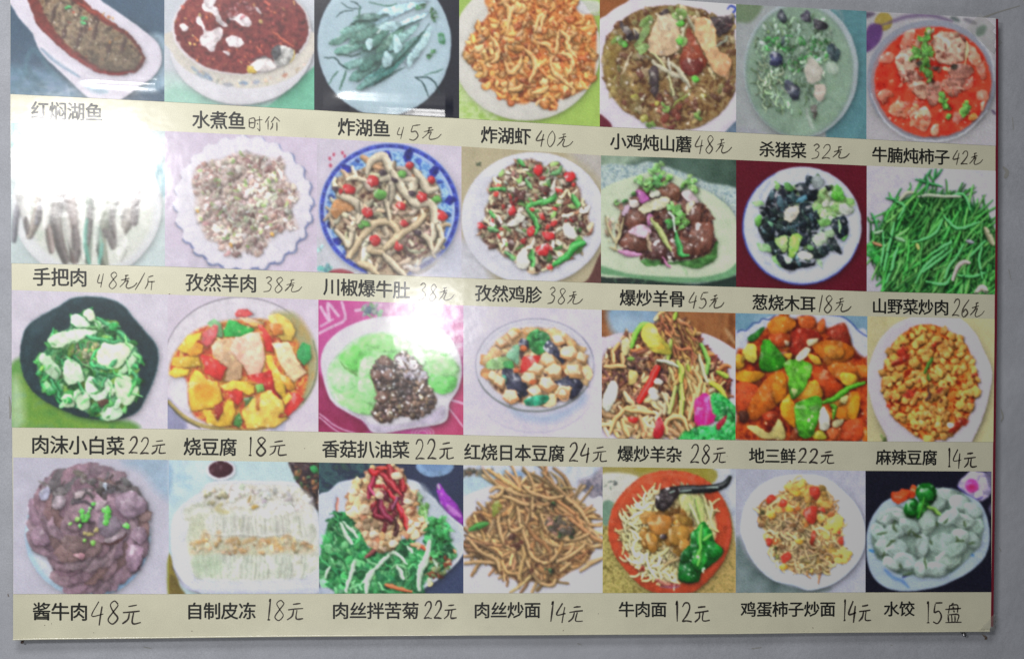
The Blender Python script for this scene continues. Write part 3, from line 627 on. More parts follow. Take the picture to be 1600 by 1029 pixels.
cell(1, 6, (176,172,184))
flat('60 560 100 700 250 870 -20 900 -20 560', (166,162,172), .9, 8)
flat('680 60 830 70 840 110 720 80', (140,160,186), .9, 5)
g.id = 1
flat('60 80 400 30 860 70 880 880 230 880 130 740 60 600', (178,174,186), .8, 14)
strand('75 620 110 700 180 790 250 850', 9, (60,60,48), 0, 0, 0, .4, .8)
g.id = 2
F = '90 340 130 440 180 380 190 260 280 230 310 190 400 190 380 130 440 90 470 60 480 110 540 60 520 120 560 150 590 200 680 210 720 280 790 290 850 380 880 430 890 880 240 880 140 720 60 600 60 520 90 460'
F2 = '150 400 240 280 380 220 560 210 700 260 860 400 890 860 250 860 130 680 80 560'
mott(F2, [(14,44,24),(28,84,42),(40,112,56),(20,60,32)], 26, 1, 8, 3, 2)
pal = [(54,124,54,3),(76,146,66,2),(36,92,42,2),(104,160,84,1),(44,108,48,2)]
strands(F2, pal, 200, 210, 14, .08, ang=115, spread=45, edge=.3, sh=.4, hl=.15)
strands(F, pal, 110, 110, 13, .35, ang=60, spread=60, edge=.3, sh=.4, hl=.15)
strands(F2, [(52,128,54),(90,156,78),(64,138,62)], 150, 230, 16, .06, ang=120, spread=28, edge=.35, sh=.45, hl=.2)
for P in ('600 520 560 580 480 640 420 700 370 790','610 570 540 630 470 680 420 720','350 530 420 510 500 470 545 390','235 400 220 480 190 600 170 710','180 790 220 700 240 610 260 560','680 540 640 620 590 680 560 760','470 610 540 560 600 530','720 620 760 580 820 520','640 740 740 750 830 720','160 450 165 560 150 680','230 260 300 300 260 380','580 240 680 220 720 320','550 360 640 440 780 400','800 560 780 650 800 760','440 780 560 800 600 740'):
    strand(P, 19, (84,176,100), .35, .25, .5, .4)
for P in ('390 185 430 120 470 65','375 125 460 150 540 170','480 130 510 100 540 60','440 100 450 150 440 200','500 60 490 120','90 345 110 390 125 440','185 245 250 255'): strand(P, 16, (50,130,70), .35, .2, .4)
for P, c, w in (('390 235 460 225 560 235 660 235',(160,170,150),22),('270 260 310 215 350 210',(160,164,140),26),('610 770 640 690 680 655 715 660',(176,160,156),30),('820 440 850 500 870 540',(150,150,120),40),('760 850 800 820 830 850',(170,160,150),40),('380 540 390 570',(170,180,100),24),('700 520 740 530',(130,130,140),26),('100 530 150 550',(170,120,90),22),('110 470 160 455',(150,180,150),18),('240 500 300 520',(120,160,120),22)):
    strand(P, w, c, .3, .15, .4, .4)
pile('60 560 130 560 140 640 80 620', [(50,130,60)], 12, 24, .6)
pile(F2, [(16,40,22),(12,34,20)], 60, 18, .4, edge=0, sh=0, hl=0, al=.7)
done(1, 6, gam=1.0, warp=.35)

# ---- third row
cell(2, 0, (214,208,220))
flat('60 460 200 440 420 720 720 770 720 830 100 830 60 700', (96,150,74), 1, 9)
mott('90 500 200 600 420 760 700 790 700 830 120 830', [(84,140,60),(120,160,60),(100,150,90)], 60, .9, 10)
flat('60 560 110 540 140 760 100 820 60 820', (190,214,184), .7, 16)
g.id = 1
P0 = smooth('120 330 150 250 230 190 320 140 400 92 500 82 590 92 680 130 740 200 800 270 860 340 880 420 860 520 820 620 770 710 700 750 600 765 480 755 370 720 250 660 170 590 125 500 112 410')
piece(P0, (36,58,64), .15, .15, 0, .1, .35, shw=3)
strand(P0[:60], 8, (96,130,140), 0, 0, 0, .4, .6, 2)
piece('180 350 260 230 420 130 560 120 700 200 800 360 810 500 740 640 600 720 420 690 260 600 170 470', (30,48,54), .1, .1, 0, .1, 0, al=.7, soft=8)
flat('180 220 300 170 260 260 180 300', (58,84,92), .5, 10)
g.id = 2
F = '220 420 260 370 280 300 380 260 400 200 460 180 500 150 540 220 640 240 720 320 790 420 760 480 780 580 740 660 680 720 580 770 520 740 420 700 350 690 300 630 240 600 210 500'
mott(F, [(30,84,56),(70,140,90),(130,190,140),(44,110,70)], 30, 1, 4, 3, 2)
pile(F, [(74,152,76),(104,180,104),(46,112,54),(150,204,140),(120,172,76)], 150, 34, .5, edge=.2)
pile('400 370 520 330 560 400 500 470 430 460', [(140,150,120),(110,120,90),(160,150,110)], 46, 16, .6)
strands(F, [(40,130,70),(60,160,90)], 40, 70, 16, .5)
W = (206,234,198)
for P in ('395 200 430 178 500 230 490 255 420 250 390 230','460 180 490 150 520 160 530 220 500 215','270 310 340 280 440 262 540 275 470 310 400 345 310 360 275 345','220 410 245 395 300 440 340 500 310 540 270 520 240 470','365 440 400 430 440 460 462 545 400 575 365 560 350 500','560 350 620 320 720 340 735 370 700 430 640 480 590 470 540 440','480 530 520 520 545 580 590 530 620 560 600 620 560 660 510 650 480 600','640 540 700 515 750 560 765 610 720 680 680 680 640 620','410 610 450 590 490 620 495 690 450 710 415 670','560 700 670 695 670 745 580 768','350 630 400 630 410 690 360 695','700 440 740 400 750 440 700 500 670 490','600 580 640 600 620 640','540 220 610 225 600 250 540 250','640 660 670 650 660 700 630 700'):
    piece(P, jit(W, .1), .2, .12, .12, .08, .4)
for P in ('540 470 600 480 640 440','660 250 600 240 540 200','480 300 600 330 700 320','760 560 750 520 720 500','520 540 560 590 580 530','640 270 720 330','280 540 310 600 330 640','440 560 460 620'):
    strand(P, 22, (70,160,100), .3, .2, .4)
for q, r in (((285,605),30),((220,505),24),((530,700),30),((760,550),30),((780,440),26),((380,660),24),((630,250),30)): piece(blobp(q[0], q[1], r, r*.8), (50,150,76), .35, .2, .2, .2, .4)
piece('545 660 600 650 590 680 560 690', (96,70,60), .1)
pile(F, [(84,166,86),(110,186,110)], 22, 20, .35, edge=.1, al=.85)
strands(F, [(70,150,76),(120,190,120)], 20, 80, 12, .4)
done(2, 0, gam=.95, con=1.15)

cell(2, 1, (216,206,220))
flat('-20 640 60 640 160 800 -20 820', (150,150,180), 1, 5)
flat('650 790 720 770 700 830 640 830', (180,180,200), .8, 5)
g.id = 1
Pb = ell(462, 430, 440, 378)
piece(Pb, (214,208,216), .1, .05, 0, .03, .1)
strand(Pb[20:36], 6, (120,116,124), 0, 0, 0, .3, .9)
mott('640 150 760 140 840 220 890 330 900 470 860 600 780 690 740 600 800 400 740 250', [(180,150,80),(166,160,110),(150,160,80)], 60, .9, 10)
for P, c, w in (('50 650 130 730 250 790 420 810 600 800 740 720',(170,150,80),24),('45 660 130 745 230 800',(80,76,60),10),('880 300 905 420 880 560 820 660',(110,120,90),10)):
    strand(P, w, c, .1, .1, 0, .3, .9, 2)
flat('70 540 140 520 170 640 240 720 140 700 60 620', (226,222,230), .9, 6)
g.id = 2
Yl, Yd, T_, R_ = (232,186,66), (206,140,50), (222,184,140), (206,52,46)
base = '110 340 180 260 260 220 420 180 620 180 720 220 800 320 850 460 820 620 720 740 600 800 400 800 240 760 170 680 150 520 60 500 70 400'
mott(base, [(170,90,40),(214,150,60),(190,60,44),(226,180,80)], 40, .95, 5, 3, 2)
def chunk(P, c, **k): piece(smooth(P, True, 2) if 0 else pt(P), jit(c, .06), **{**dict(edge=.25, grad=.15, hl=.15, tex=.08, sh=.45), **k})
chunk('430 150 450 120 500 118 535 150 500 165 440 165', (210,80,80)); chunk('450 165 520 170 600 200 560 215 500 205', (226,190,150))
chunk('620 160 680 145 740 180 780 240 760 300 700 300 650 240', (230,190,90)); chunk('625 200 700 210 710 265 650 270', (226,130,60))
chunk('270 200 310 175 350 200 360 280 320 280', (130,190,130)); chunk('360 240 400 180 440 185 470 210 540 235 520 265 440 280 370 280', (44,160,66))
chunk('500 195 590 205 600 225 520 220', (220,170,90))
chunk('250 260 310 205 335 215 325 285 270 345 235 310', (214,96,96)); chunk('560 210 590 215 650 300 650 370 610 360 590 290', R_)
chunk('100 350 160 270 240 255 230 290 150 375', Yl); chunk('150 370 210 310 250 330 245 370 180 395', Yd); chunk('65 400 120 390 220 395 235 450 120 455 70 440', Yl); chunk('50 490 80 455 170 465 160 495 90 515', Yl)
chunk('290 330 340 290 420 285 440 400 470 420 470 510 430 540 370 530 390 460 320 400 300 370', T_)
chunk('400 350 430 280 540 255 570 255 605 390 600 420 570 500 510 500 480 450', (226,184,158)); chunk('645 315 740 310 790 410 840 490 770 535 740 520 680 410', (226,196,150))
chunk('785 360 820 310 865 330 870 400 830 450 790 400', (50,150,80)); chunk('235 375 290 390 385 455 350 530 260 490', R_)
chunk('500 500 590 480 640 470 690 640 620 600 560 550', (190,44,40)); chunk('610 380 640 385 660 440 700 500 730 610 710 640 660 580 640 480 615 440', Yl); chunk('690 490 740 510 780 570 740 590 700 540', Yd)
chunk('165 540 200 465 240 480 260 520 330 540 360 640 300 690 220 700 180 700 165 620', Yl); piece(blobp(255, 600, 70, 60), (230,150,50), 0, 0, 0, .1, 0, 8, .8)
chunk('350 560 420 530 490 530 540 560 545 600 510 615 440 580 370 585', Yl); chunk('385 590 470 590 480 640 450 680 410 640', R_)
chunk('245 700 290 700 330 770 360 700 385 640 420 650 430 720 410 790 330 795 270 770', Yl); chunk('310 680 360 650 360 720 330 760', (150,50,40))
chunk('470 720 500 650 620 580 700 650 725 690 680 740 740 745 660 800 500 800', (234,192,84)); chunk('550 610 580 600 570 700 550 700', (200,120,60), sh=.1)
chunk('730 610 770 590 830 635 780 700 730 740 715 710', R_); chunk('545 555 590 550 600 580 560 600', (110,170,80)); chunk('430 740 455 710 475 760 455 800 420 785', (70,130,60)); chunk('480 630 540 620 490 680', (80,110,60))
chunk('700 640 740 600 760 620 720 680', Yl)
pile(base, [(255,236,170),(255,225,160)], 60, 10, .6, edge=0, sh=0, al=.6)
done(2, 1, gam=.92, warp=.7, con=1.05)

cell(2, 2, (196,80,150))
mott('-20 460 60 480 140 640 340 800 -20 840', [(130,30,70),(160,50,100)], 80, 1, 5)
mott('700 600 900 500 900 840 700 840', [(176,60,100),(190,80,120)], 60, .95, 8)
mott('380 40 900 40 900 400 700 200 500 140 380 150', [(216,190,210),(200,150,190),(224,214,224)], 30, .85, 8, 5)
for P, w in (('50 240 130 200 200 160 180 60',16),('60 90 110 170 100 70 160 140',18),('60 200 130 160',12),('50 700 160 780 280 820',8),('50 720 150 800 220 830',8),('260 110 300 105 360 115',18),('780 650 880 780',9),('800 620 900 650',14)):
    strand(P, w, (222,190,214), 0, 0, 0, 0, .9)
for x in (0, 1, 2): strand(ell(645, 815, 62-18*x, 42-12*x, 0, 16), 7, (216,170,196), 0, 0, 0, 0, .8, closed=True)
pile('300 90 380 80 410 130 320 140', [(110,150,110),(90,110,120),(150,160,160)], 16, 22, .5, edge=0, sh=0)
for P in ('680 130 760 120 750 155 690 155','800 190 880 180 880 215 820 220','790 270 880 250 880 290 810 295','840 340 880 320 880 390 850 385','500 90 530 90 530 110 500 110'): flat(P, (190,90,150), .8, 3)
plate(0, 0, 1, P='60 420 80 320 150 240 260 180 400 145 540 145 680 180 790 250 850 350 870 460 850 560 800 640 790 720 760 755 700 770 560 790 420 815 350 805 310 750 220 700 130 640 90 560', col=(216,212,220), well=0, sh=.35)
piece('150 650 300 720 350 760 480 770 640 730 760 660 770 720 700 760 500 785 420 810 340 790 290 730', (196,186,206), .1, .1, 0, .05, .1, soft=5)
g.id = 2
mott('110 440 160 370 260 280 380 240 480 250 560 290 680 330 790 360 850 460 800 570 700 580 400 700 280 690 160 630 110 540', [(110,196,100),(150,220,140),(180,234,170),(90,180,80)], 60, 1, 8, 4, 1.8)
for P, c in (('160 380 250 310 300 360 290 440 240 460 200 430',(110,204,96)),('300 270 400 240 480 270 500 330 440 350 350 340 290 330',(140,216,124)),('110 440 180 400 260 500 240 560 160 570 110 510',(164,226,156)),('160 600 230 570 340 640 380 700 280 700 180 650',(150,220,136)),
             ('300 380 360 370 380 430 330 480 290 500 270 470',(170,232,160)),('270 520 340 500 370 560 360 640 300 620',(160,226,150)),('690 470 760 460 840 500 820 570 750 590 690 540',(104,196,96)),('660 380 760 370 850 430 830 480 700 470',(150,214,136)),('560 300 640 330 660 420 620 400',(190,224,184)),('480 260 560 290 540 350 490 330',(180,230,170))):
    piece(P, c, .15, .15, .12, .12, .22, soft=3, shw=2.5)
strand('170 400 220 450 270 480', 14, (90,130,70), 0, 0, .2, .4, .8, 3)
M_ = '400 380 440 372 480 400 490 370 540 345 600 390 650 450 670 520 710 580 720 640 650 710 560 720 500 720 430 755 370 735 360 680 380 620 370 560 350 490 355 440'
mott(M_, [(44,34,34),(82,62,54),(120,94,80),(60,48,48)], 24, 1, 3, 3, 2.2)
pile(M_, [(80,60,54,2),(100,78,62),(56,44,44,2),(118,94,78),(124,98,68,.5)], 260, 16, .8, edge=.3, sh=.4, hl=.25)
for q in ((430,400),(380,480),(450,480),(410,600)): piece(blobp(q[0], q[1], 40, 32, 20), (100,72,62), .3, .2, .3, .15, .4)
pile(M_, [(210,210,215),(230,225,220)], 60, 8, .7, edge=0, sh=0)
pile('500 400 560 360 640 440 660 500 560 500', [(170,165,180),(200,190,200),(140,130,140)], 60, 14, .6, edge=.1, sh=.1, al=.7)
done(2, 2, gain=1.02, gam=.88, warp=.8)

cell(2, 3, (208,202,216))
g.id = 1
flat(ell(480, 540, 350, 260), (198,192,210), .5, 14)
strand(ell(480, 540, 352, 262, 0, 40)[2:17], 6, (166,160,176), 0, 0, 0, .5, .6)
flat('330 650 500 700 700 640 760 560 780 620 600 740 400 720', (150,170,196), .7, 12)
P0 = ell(478, 400, 352, 275)
piece(P0, (206,204,216), .08, .0, 0, .02, .12, al=.8)
strand(np.vstack([P0, P0[:1]]), 7, (140,140,156), 0, .1, 0, 0, .75)
strand(P0[3:19], 12, (104,112,110), .1, .1, 0, .4, .8, 2)
strand(P0[36:40], 7, (120,120,140), 0, .1, 0, .4, .8, 2)
strand(ell(478, 400, 330, 252, 0, 40)[22:36], 5, (180,180,190), 0, 0, 0, .4, .7)
g.id = 2
F = '180 420 200 330 260 250 360 190 480 180 600 190 700 250 770 320 800 420 780 500 720 570 620 620 500 645 400 630 300 590 220 520'
mott(F, [(110,70,50),(190,150,110),(214,180,140),(80,60,60)], 36, 1, 5, 3, 2)
Tf = (226,192,150)
pile(F, [(220,186,140,3),(190,130,80,1),(206,166,120,2)], 60, 38, .8, edge=.25)
for P in ('250 250 330 220 400 210 440 240 380 260 300 290 260 290','400 180 480 175 520 200 440 215','540 190 620 190 700 240 740 300 700 310 640 260 580 230','200 330 240 290 280 320 260 370 200 380'): piece(P, (206,160,110), .25, .1, .2, .15, .3)
for P in ('440 220 480 190 540 210 570 250 540 320 490 340 450 300 430 260',): piece(P, (56,140,70), .25, .2, .2, .3, .4)
leafy((490,230), 50, (64,150,80), 8, edge=.1)
for P in ('400 240 440 260 430 300 380 290','560 250 600 280 650 370 640 390 600 350 560 330 530 300','280 430 320 410 380 450 440 540 420 590 380 570 320 550 300 500','640 480 690 460 760 500 750 560 700 600 680 570 600 500','320 560 380 560 400 600 350 600'):
    piece(P, (40,42,60), .2, .2, .3, .3, .4)
piece('320 320 370 275 385 310 380 390 340 370 310 350', (130,186,150), .2, .1, .15, .15, .3)
piece('190 390 230 360 310 350 340 400 290 420 200 420', (130,170,110), .2, .1, .15, .15, .3)
piece('290 390 340 375 355 410 310 420', (60,150,76), .2, .1, .2, .15, .3)
piece('280 470 300 460 310 500 290 510', (70,150,130), .1)
piece('415 350 500 345 510 370 450 420 390 450 400 400', (190,44,40), .25, .15, .25, .1, .4)
for x, y, w, a in ((555,370,52,25),(490,425,56,-15),(595,440,58,-20),(445,480,50,20),(555,515,60,15),(480,560,56,10),(650,560,60,-30),(685,330,60,10),(720,440,60,40),(230,470,52,80),(270,500,48,70),(335,590,56,20),(620,250,46,30),(280,270,40,10),(760,360,46,70),(350,220,40,0)):
    P = ell(x, y, w, w*.84, a, 4+(int(x) % 2), irr=.1)
    piece(P, jit((196,146,98), .08), .25, .1, .05, .1, .5)
    piece((P-[x, y])*[.86, .74]+[x-w*.08, y-w*.2], jit((232,202,164), .05), .12, .1, .1, .07, .08)
strand(ell(650, 575, 30, 40, -30, 10), 10, (190,140,100), .2, 0, .2, 0, .8, closed=True)
piece('420 610 480 580 560 580 560 610 500 640 430 640', (40,150,110), .25, .2, .3, .3, .3)
for q in ((410,300),(470,500),(370,430)): piece(blobp(q[0], q[1], 22, 18), (180,90,50), .2)
done(2, 3, gam=.9, warp=.8)

cell(2, 4, (138,84,48))
mott('-20 0 900 0 900 240 -20 240', [(110,64,34),(150,98,58),(130,84,50)], 60, 1, 5)
flat('90 20 380 30 360 130 200 190 100 150', (130,166,196), .9, 12); flat('110 80 300 100 200 190 100 180', (170,190,206), .6, 14)
strand('790 150 850 240', 24, (190,160,120), 0, 0, 0, .4, .7, 5)
g.id = 1
piece('-40 240 60 200 200 170 600 170 720 200 840 270 900 330 900 860 -40 860', (206,196,212), .05, 0, 0, .03, .3)
g.id = 2
F = '40 350 90 280 160 240 170 190 240 170 280 130 320 110 370 120 390 60 430 50 520 90 570 140 620 180 650 260 720 300 760 360 810 420 810 560 780 620 700 680 600 780 520 810 360 805 200 800 60 760 40 650'
mott(F, [(60,30,28),(130,80,52),(190,150,104),(96,54,42)], 24, 1, 5, 3, 2)
pal = [(180,130,84,2),(200,160,110,2),(110,64,50,2),(86,50,46,1),(214,186,140,2),(150,90,54,2)]
pile('540 130 700 280 800 400 800 560 700 480 640 300', [(120,54,40),(150,76,48),(90,40,36)], 90, 26, .35)
strands(F, pal, 260, 80, 22, .45, edge=.35, sh=.45, hl=.15)
strands('60 280 300 330 480 420 450 560 300 600 60 540', [(80,50,48),(120,76,60),(150,110,84)], 70, 60, 18, .4, edge=.3, sh=.5)
strands('60 580 400 560 560 640 480 800 100 780', [(214,180,130),(196,150,104),(224,196,150)], 60, 110, 32, .4, ang=30, spread=50, edge=.35, sh=.45)
strands('480 350 700 480 620 800 460 700', [(206,180,120),(190,150,96),(180,120,70)], 60, 130, 24, .25, ang=82, spread=20, edge=.35, sh=.45)
strands('380 50 530 80 640 300 460 300', [(190,150,80),(170,110,70),(140,80,56)], 50, 100, 16, .3, ang=65, spread=30)
for P, c, w in (('220 260 240 190 280 130 320 120',(120,190,60),34),('490 50 480 90',(140,180,60),26),('640 240 680 330 680 420',(110,170,70),30),('500 350 520 400 520 470',(170,196,80),34),('520 490 525 580 520 680',(176,196,96),32),('490 500 470 580 450 660',(180,200,110),24),('460 220 450 290 440 340',(160,186,80),28),('380 340 440 350 500 380',(196,206,180),20),('630 310 650 400 680 470',(210,206,160),22),('740 410 780 430 800 440',(150,180,60),30),('700 480 750 510 790 570',(180,190,60),34),('560 370 570 400',(150,170,60),24),('200 330 230 330',(110,150,60),30)):
    strand(P, w, c, .3, .2, .45, .35)
piece('280 200 300 130 350 120 400 200 450 260 460 300 400 300 340 280', (196,186,76), .25, .15, .15, .15, .4)
piece('340 230 400 240 420 270 370 270', (220,180,70), .1, sh=.1)
piece('160 300 165 215 200 210 210 260 190 310', (206,196,140), .25); piece('50 560 90 470 130 480 130 560 80 650 45 620', (206,210,196), .2, .1, .1, .1, .4); piece('200 450 210 400 250 410 250 470 210 490', (200,180,110), .25)
for P in ('90 780 120 700 180 640 230 620','160 700 180 760 200 800','160 300 165 370','190 640 280 650 360 660','430 780 430 720 480 680 540 700 560 760','590 480 610 540 570 700','600 400 640 480 620 560','60 380 130 375 180 380','290 470 330 440','100 280 110 350'):
    strand(P, 30, (208,164,106), .35, .25, .5, .35)
strand('375 385 350 440 310 520 270 585', 44, (214,36,30), .3, .25, .5, .1)
piece('600 600 640 550 680 540 720 620 730 700 680 730 610 735', (206,36,120), .2, .15, .2, .1, .4); strand('665 560 680 640 670 720', 18, (236,110,170), .1, .1, 0, .5, .7, 5)
mott('700 550 740 540 800 570 850 620 900 640 900 860 520 860 530 780 600 760 640 730 720 740 760 700 710 650', [(24,110,50),(50,160,76),(80,190,104),(30,130,60)], 26, 1, 4, 3, 2)
pile('710 570 800 580 860 640 860 820 540 820 620 760 740 740', [(46,160,74),(80,190,100),(30,120,56)], 60, 24, .6, irr=.4, hl=.2)
piece('735 730 795 675 780 730 750 765', (150,30,50), .2); piece('370 700 400 690 420 760 400 810 350 800', (160,30,40), .25); piece('200 685 260 690 250 720 210 715', (180,40,36), .2)
for q in ((350,530),(360,560),(380,470)): piece(blobp(q[0], q[1], 30, 22), (216,210,196), .2)
done(2, 4, gam=.92, warp=.6)

cell(2, 5, (110,140,158))
mott('-20 20 300 30 200 120 60 160 -20 200', [(90,130,150),(130,160,176)], 60, .9, 4)
g.id = 1
piece('-20 200 60 150 120 130 180 90 240 60 320 40 580 30 700 60 780 130 860 200 900 900 -20 900', (180,184,204), .05, 0, 0, .04, .2)
for P in ('45 155 70 140 95 145 120 125 145 95 180 95 200 70 240 75 280 50','600 40 650 50 700 60 760 100 790 140 850 180'): strand(P, 8, (50,70,130), 0, 0, 0, 0, .9)
piece('40 800 40 740 80 740 80 840 40 840', (190,190,206), 0); piece('800 700 860 690 860 840 800 840', (176,180,196), 0)
g.id = 2
F = '40 290 100 260 130 180 240 120 260 70 330 50 400 70 450 50 520 60 540 100 580 70 600 130 680 100 720 110 760 240 830 310 850 330 850 700 800 820 60 820 40 700'
mott(F, [(90,24,16),(150,52,24),(190,90,36),(120,36,20)], 50, 1, 5, 3, 2)
def ch(P, c, **k): piece(P, jit(c, .05), **{**dict(edge=.35, grad=.25, hl=.14, tex=.12, sh=.45, ts=30, rough=.5), **k})
O1, O2, Y1 = (180,86,28), (160,60,26), (206,146,40)
pile(F, [O1, (166,96,34), (120,50,24)], 24, 50, .6, edge=.3, hl=.15)
for P, c in (('230 110 260 70 330 55 390 70 410 120 340 160 260 170',(190,110,34)),('430 100 450 60 510 60 530 110 480 140',(196,90,40)),('540 110 580 75 590 140 550 160',(190,90,40)),('390 150 480 130 560 170 520 260 400 300 360 240',(146,40,26)),('600 150 690 100 720 120 750 240 650 200',(150,50,34)),
             ('240 170 360 160 370 230 280 240',(170,70,30)),('510 240 560 210 700 210 770 270 740 320 620 360 570 320',(178,96,30)),('590 240 680 240 710 290 660 320 610 310',(196,124,50)),('510 370 560 360 660 450 700 500 600 560 570 500 520 440',(176,66,26)),('600 370 700 340 760 350 800 460 740 490 680 450',(190,100,36)),
             ('40 400 150 390 220 410 150 460 50 450',(200,136,34)),('40 290 80 300 90 370 40 380',(200,150,50)),('40 470 160 480 180 540 100 640 40 640',(170,70,36)),('110 640 160 520 270 400 330 400 360 470 340 560 240 640 150 700',(178,92,28)),('260 480 290 410 340 420 350 540 300 590 270 560',(190,116,30)),
             ('310 620 340 560 380 540 410 700 400 740 330 680',(200,130,30)),('420 560 470 480 530 450 580 550 500 580',(206,140,50)),('640 640 700 590 750 530 800 530 800 640 740 700 660 680',(200,116,34)),('720 640 760 560 800 560 790 680 740 690',(206,136,36)),('700 730 760 690 820 700 810 820 700 820',(176,70,36)),('600 760 660 740 690 760 640 820',(180,90,50)),('60 640 110 640 110 700 60 700',(80,40,30)),('200 660 280 640 300 670 220 700',(170,60,30)),
             ('480 290 540 300 570 350 520 350',(200,150,60)),('680 430 700 400 780 420 770 470 710 480',(206,160,60)),('500 790 560 760 600 800 560 820',(180,170,60)),('640 560 720 540 700 600 640 620',(196,130,50)),('330 290 380 290 370 340',(190,140,50)),('80 260 120 280 80 340',(190,150,60))):
    ch(P, c)
for P, c in (('180 340 200 220 240 200 290 250 340 320 330 370 260 400 200 390',(50,130,30)),('330 350 400 320 460 330 510 360 500 430 460 500 410 560 370 540 360 430',(92,168,50)),('400 600 440 580 520 550 570 570 560 640 540 720 520 780 480 810 430 790 410 700',(74,150,46)),('110 190 160 150 210 120 200 160 140 210',(40,110,40))):
    ch(P, c, tex=.2, hl=.15)
strand('580 585 650 560 730 500 830 465', 36, (80,160,40), .3, .2, .5, .5)
strand('620 600 650 620 640 680', 30, (80,140,40), .3, .1, .3, .5)
for P, c in (('90 260 120 220 160 240 170 310 140 345 100 320',(196,180,90)),('480 200 550 190 520 230 490 240',(200,190,160)),('415 300 470 245 500 260 470 310 430 335',(210,206,190)),('560 640 580 610 610 660 620 730 590 765 550 740',(204,200,196)),('100 730 180 740 240 770 300 690 330 720 340 810 250 815 180 800',(196,186,130)),('340 200 370 210 360 240 340 230',(170,150,130)),('380 500 420 510 400 550',(170,190,130)),('640 700 700 690 690 730 640 740',(180,170,140)),('680 560 730 540 720 590 690 590',(190,180,130))):
    ch(P, c, tex=.08, edge=.2)
pile(F, [(240,220,190)], 12, 7, .7, edge=0, sh=0, al=.8)
pile('450 760 520 640 500 780', [(220,240,200)], 5, 12, .5, edge=0, sh=0)
done(2, 5, warp=.8, gam=1.08, con=1.05, gain=(.97,.98,.9))

cell(2, 6, (176,168,122))
mott('-20 -20 200 -20 60 400 60 900 -20 900', [(180,172,130),(168,160,110)], 60, .7, 4)
pile('140 740 190 760 180 800 150 790', [(120,150,70)], 3, 20, .5, sh=0)
plate(440, 430, 385, 470, P='60 440 80 300 150 160 260 70 420 20 600 30 720 130 790 270 830 380 815 500 780 640 720 780 640 860 240 860 170 760 100 620', col=(180,172,182), well=0, sh=.4)
flat('170 160 300 70 440 50 600 70 740 250 770 440 700 650 560 800 360 800 240 700 140 500', (172,164,174), .6, 12)
piece(blobp(775, 290, 16, 12), (220,216,220), 0, sh=0)
g.id = 2
F = '148 440 165 340 210 220 260 160 340 105 430 88 520 105 600 150 660 200 710 300 740 420 730 530 690 640 620 740 540 790 440 800 350 770 290 720 220 660 185 580 155 500'
piece(F, (170,60,24), .35, .05, 0, .12, .2)
mott(F, [(140,44,20),(196,110,44),(214,160,80),(160,70,30)], 26, .9, 4, 3, 2.2)
pile(F, [(204,152,80,3),(212,162,90,2),(194,140,70,1)], 320, 22, .95, jc=.07, cl=.15, irr=.22, nv=6, edge=.3, sh=.5, hl=.16)
pile(F, [(150,60,30),(130,46,28),(170,70,34)], 34, 12, .7, edge=.1, sh=.1, al=.8)
for q, r in (((270,260),46),((250,320),36),((290,290),40),((320,510),40),((480,210),24),((510,495),26),((670,690),24),((600,720),40),((640,690),40),((200,580),24),((720,400),20)): 
    piece(blobp(q[0], q[1], r, r*.6, -30, .3), (150,46,30), .1, .1, .2, .2, .1, soft=3)

strand('455 295 440 330 415 380', 22, (70,130,50), .2, .15, .3); strand('435 400 440 430', 18, (90,130,50), .2)
piece(blobp(570, 705, 20, 12), (230,226,226), 0, sh=0); strand('440 480 445 520 425 555', 14, (90,60,56), .2)
done(2, 6, desat=.1, gam=1.15, gain=(1., .95, .85))

# ---- bottom row
cell(3, 0, (194,192,206))
flat('600 60 840 50 840 250 760 200 700 120', (150,176,196), .8, 16)
flat('820 540 850 520 850 720 820 720', (140,140,60), 1, 3); flat('820 60 850 60 850 500 830 500', (196,206,216), .6, 3)
plate(430, 420, 308, 308, col=(176,202,222), well=0, sh=.2)
flat(ell(430, 415, 285, 290), (206,208,220), .9, 5)
strand(ell(430, 420, 300, 302, 0, 40)[2:9], 18, (140,180,220), 0, .1, 0, .6, .8, 3)
g.id = 2
F = '185 190 230 150 280 100 350 110 370 95 460 88 520 115 545 100 590 150 620 150 655 200 700 240 718 300 700 330 710 380 690 410 735 480 700 530 690 590 640 620 590 600 560 670 500 690 460 660 400 690 290 670 260 600 230 540 150 460 145 400 160 370 155 280 175 240'
mott(F, [(70,62,66),(104,88,96),(124,104,112),(88,74,80)], 40, 1, 3, 3, 2)
for ring, n, a0 in ((275, 24, 0), (215, 19, 5), (155, 14, 9), (95, 9, 3)):
    for i in range(n):
        a = 2*np.pi*i/n+a0+rng.uniform(-.06, .06); x, y = 432+ring*.93*np.cos(a), 395+ring*np.sin(a)
        if not inpoly(smooth(F), x, y): continue
        top = y < 260
        col = (100,94,96) if top and rng.rand() < .7 else [(124,104,114),(114,94,104),(136,114,124),(118,96,96)][rng.randint(4)]
        ra = np.degrees(a)+rng.uniform(-14, 14)+62
        piece(blobp(x, y, 74, 44, ra, .12, 10), jit(col, .07), .3, .14, .05, .12, .32, ts=30, shw=2)
        for k in (-1, 0, 1):
            q = np.radians(ra); ox, oy = -np.sin(q)*13*k, np.cos(q)*13*k
            strand([(x+ox-np.cos(q)*44, y+oy-np.sin(q)*44), (x+ox, y+oy+3), (x+ox+np.cos(q)*44, y+oy+np.sin(q)*44)], 7, np.array(col)*rng.choice([.82, 1.18]), 0, 0, 0, .8, .45, 2)
pile('180 200 300 120 500 110 640 180 600 240 300 250', [(90,86,88),(110,104,108),(80,74,74)], 30, 24, .4, irr=.4)
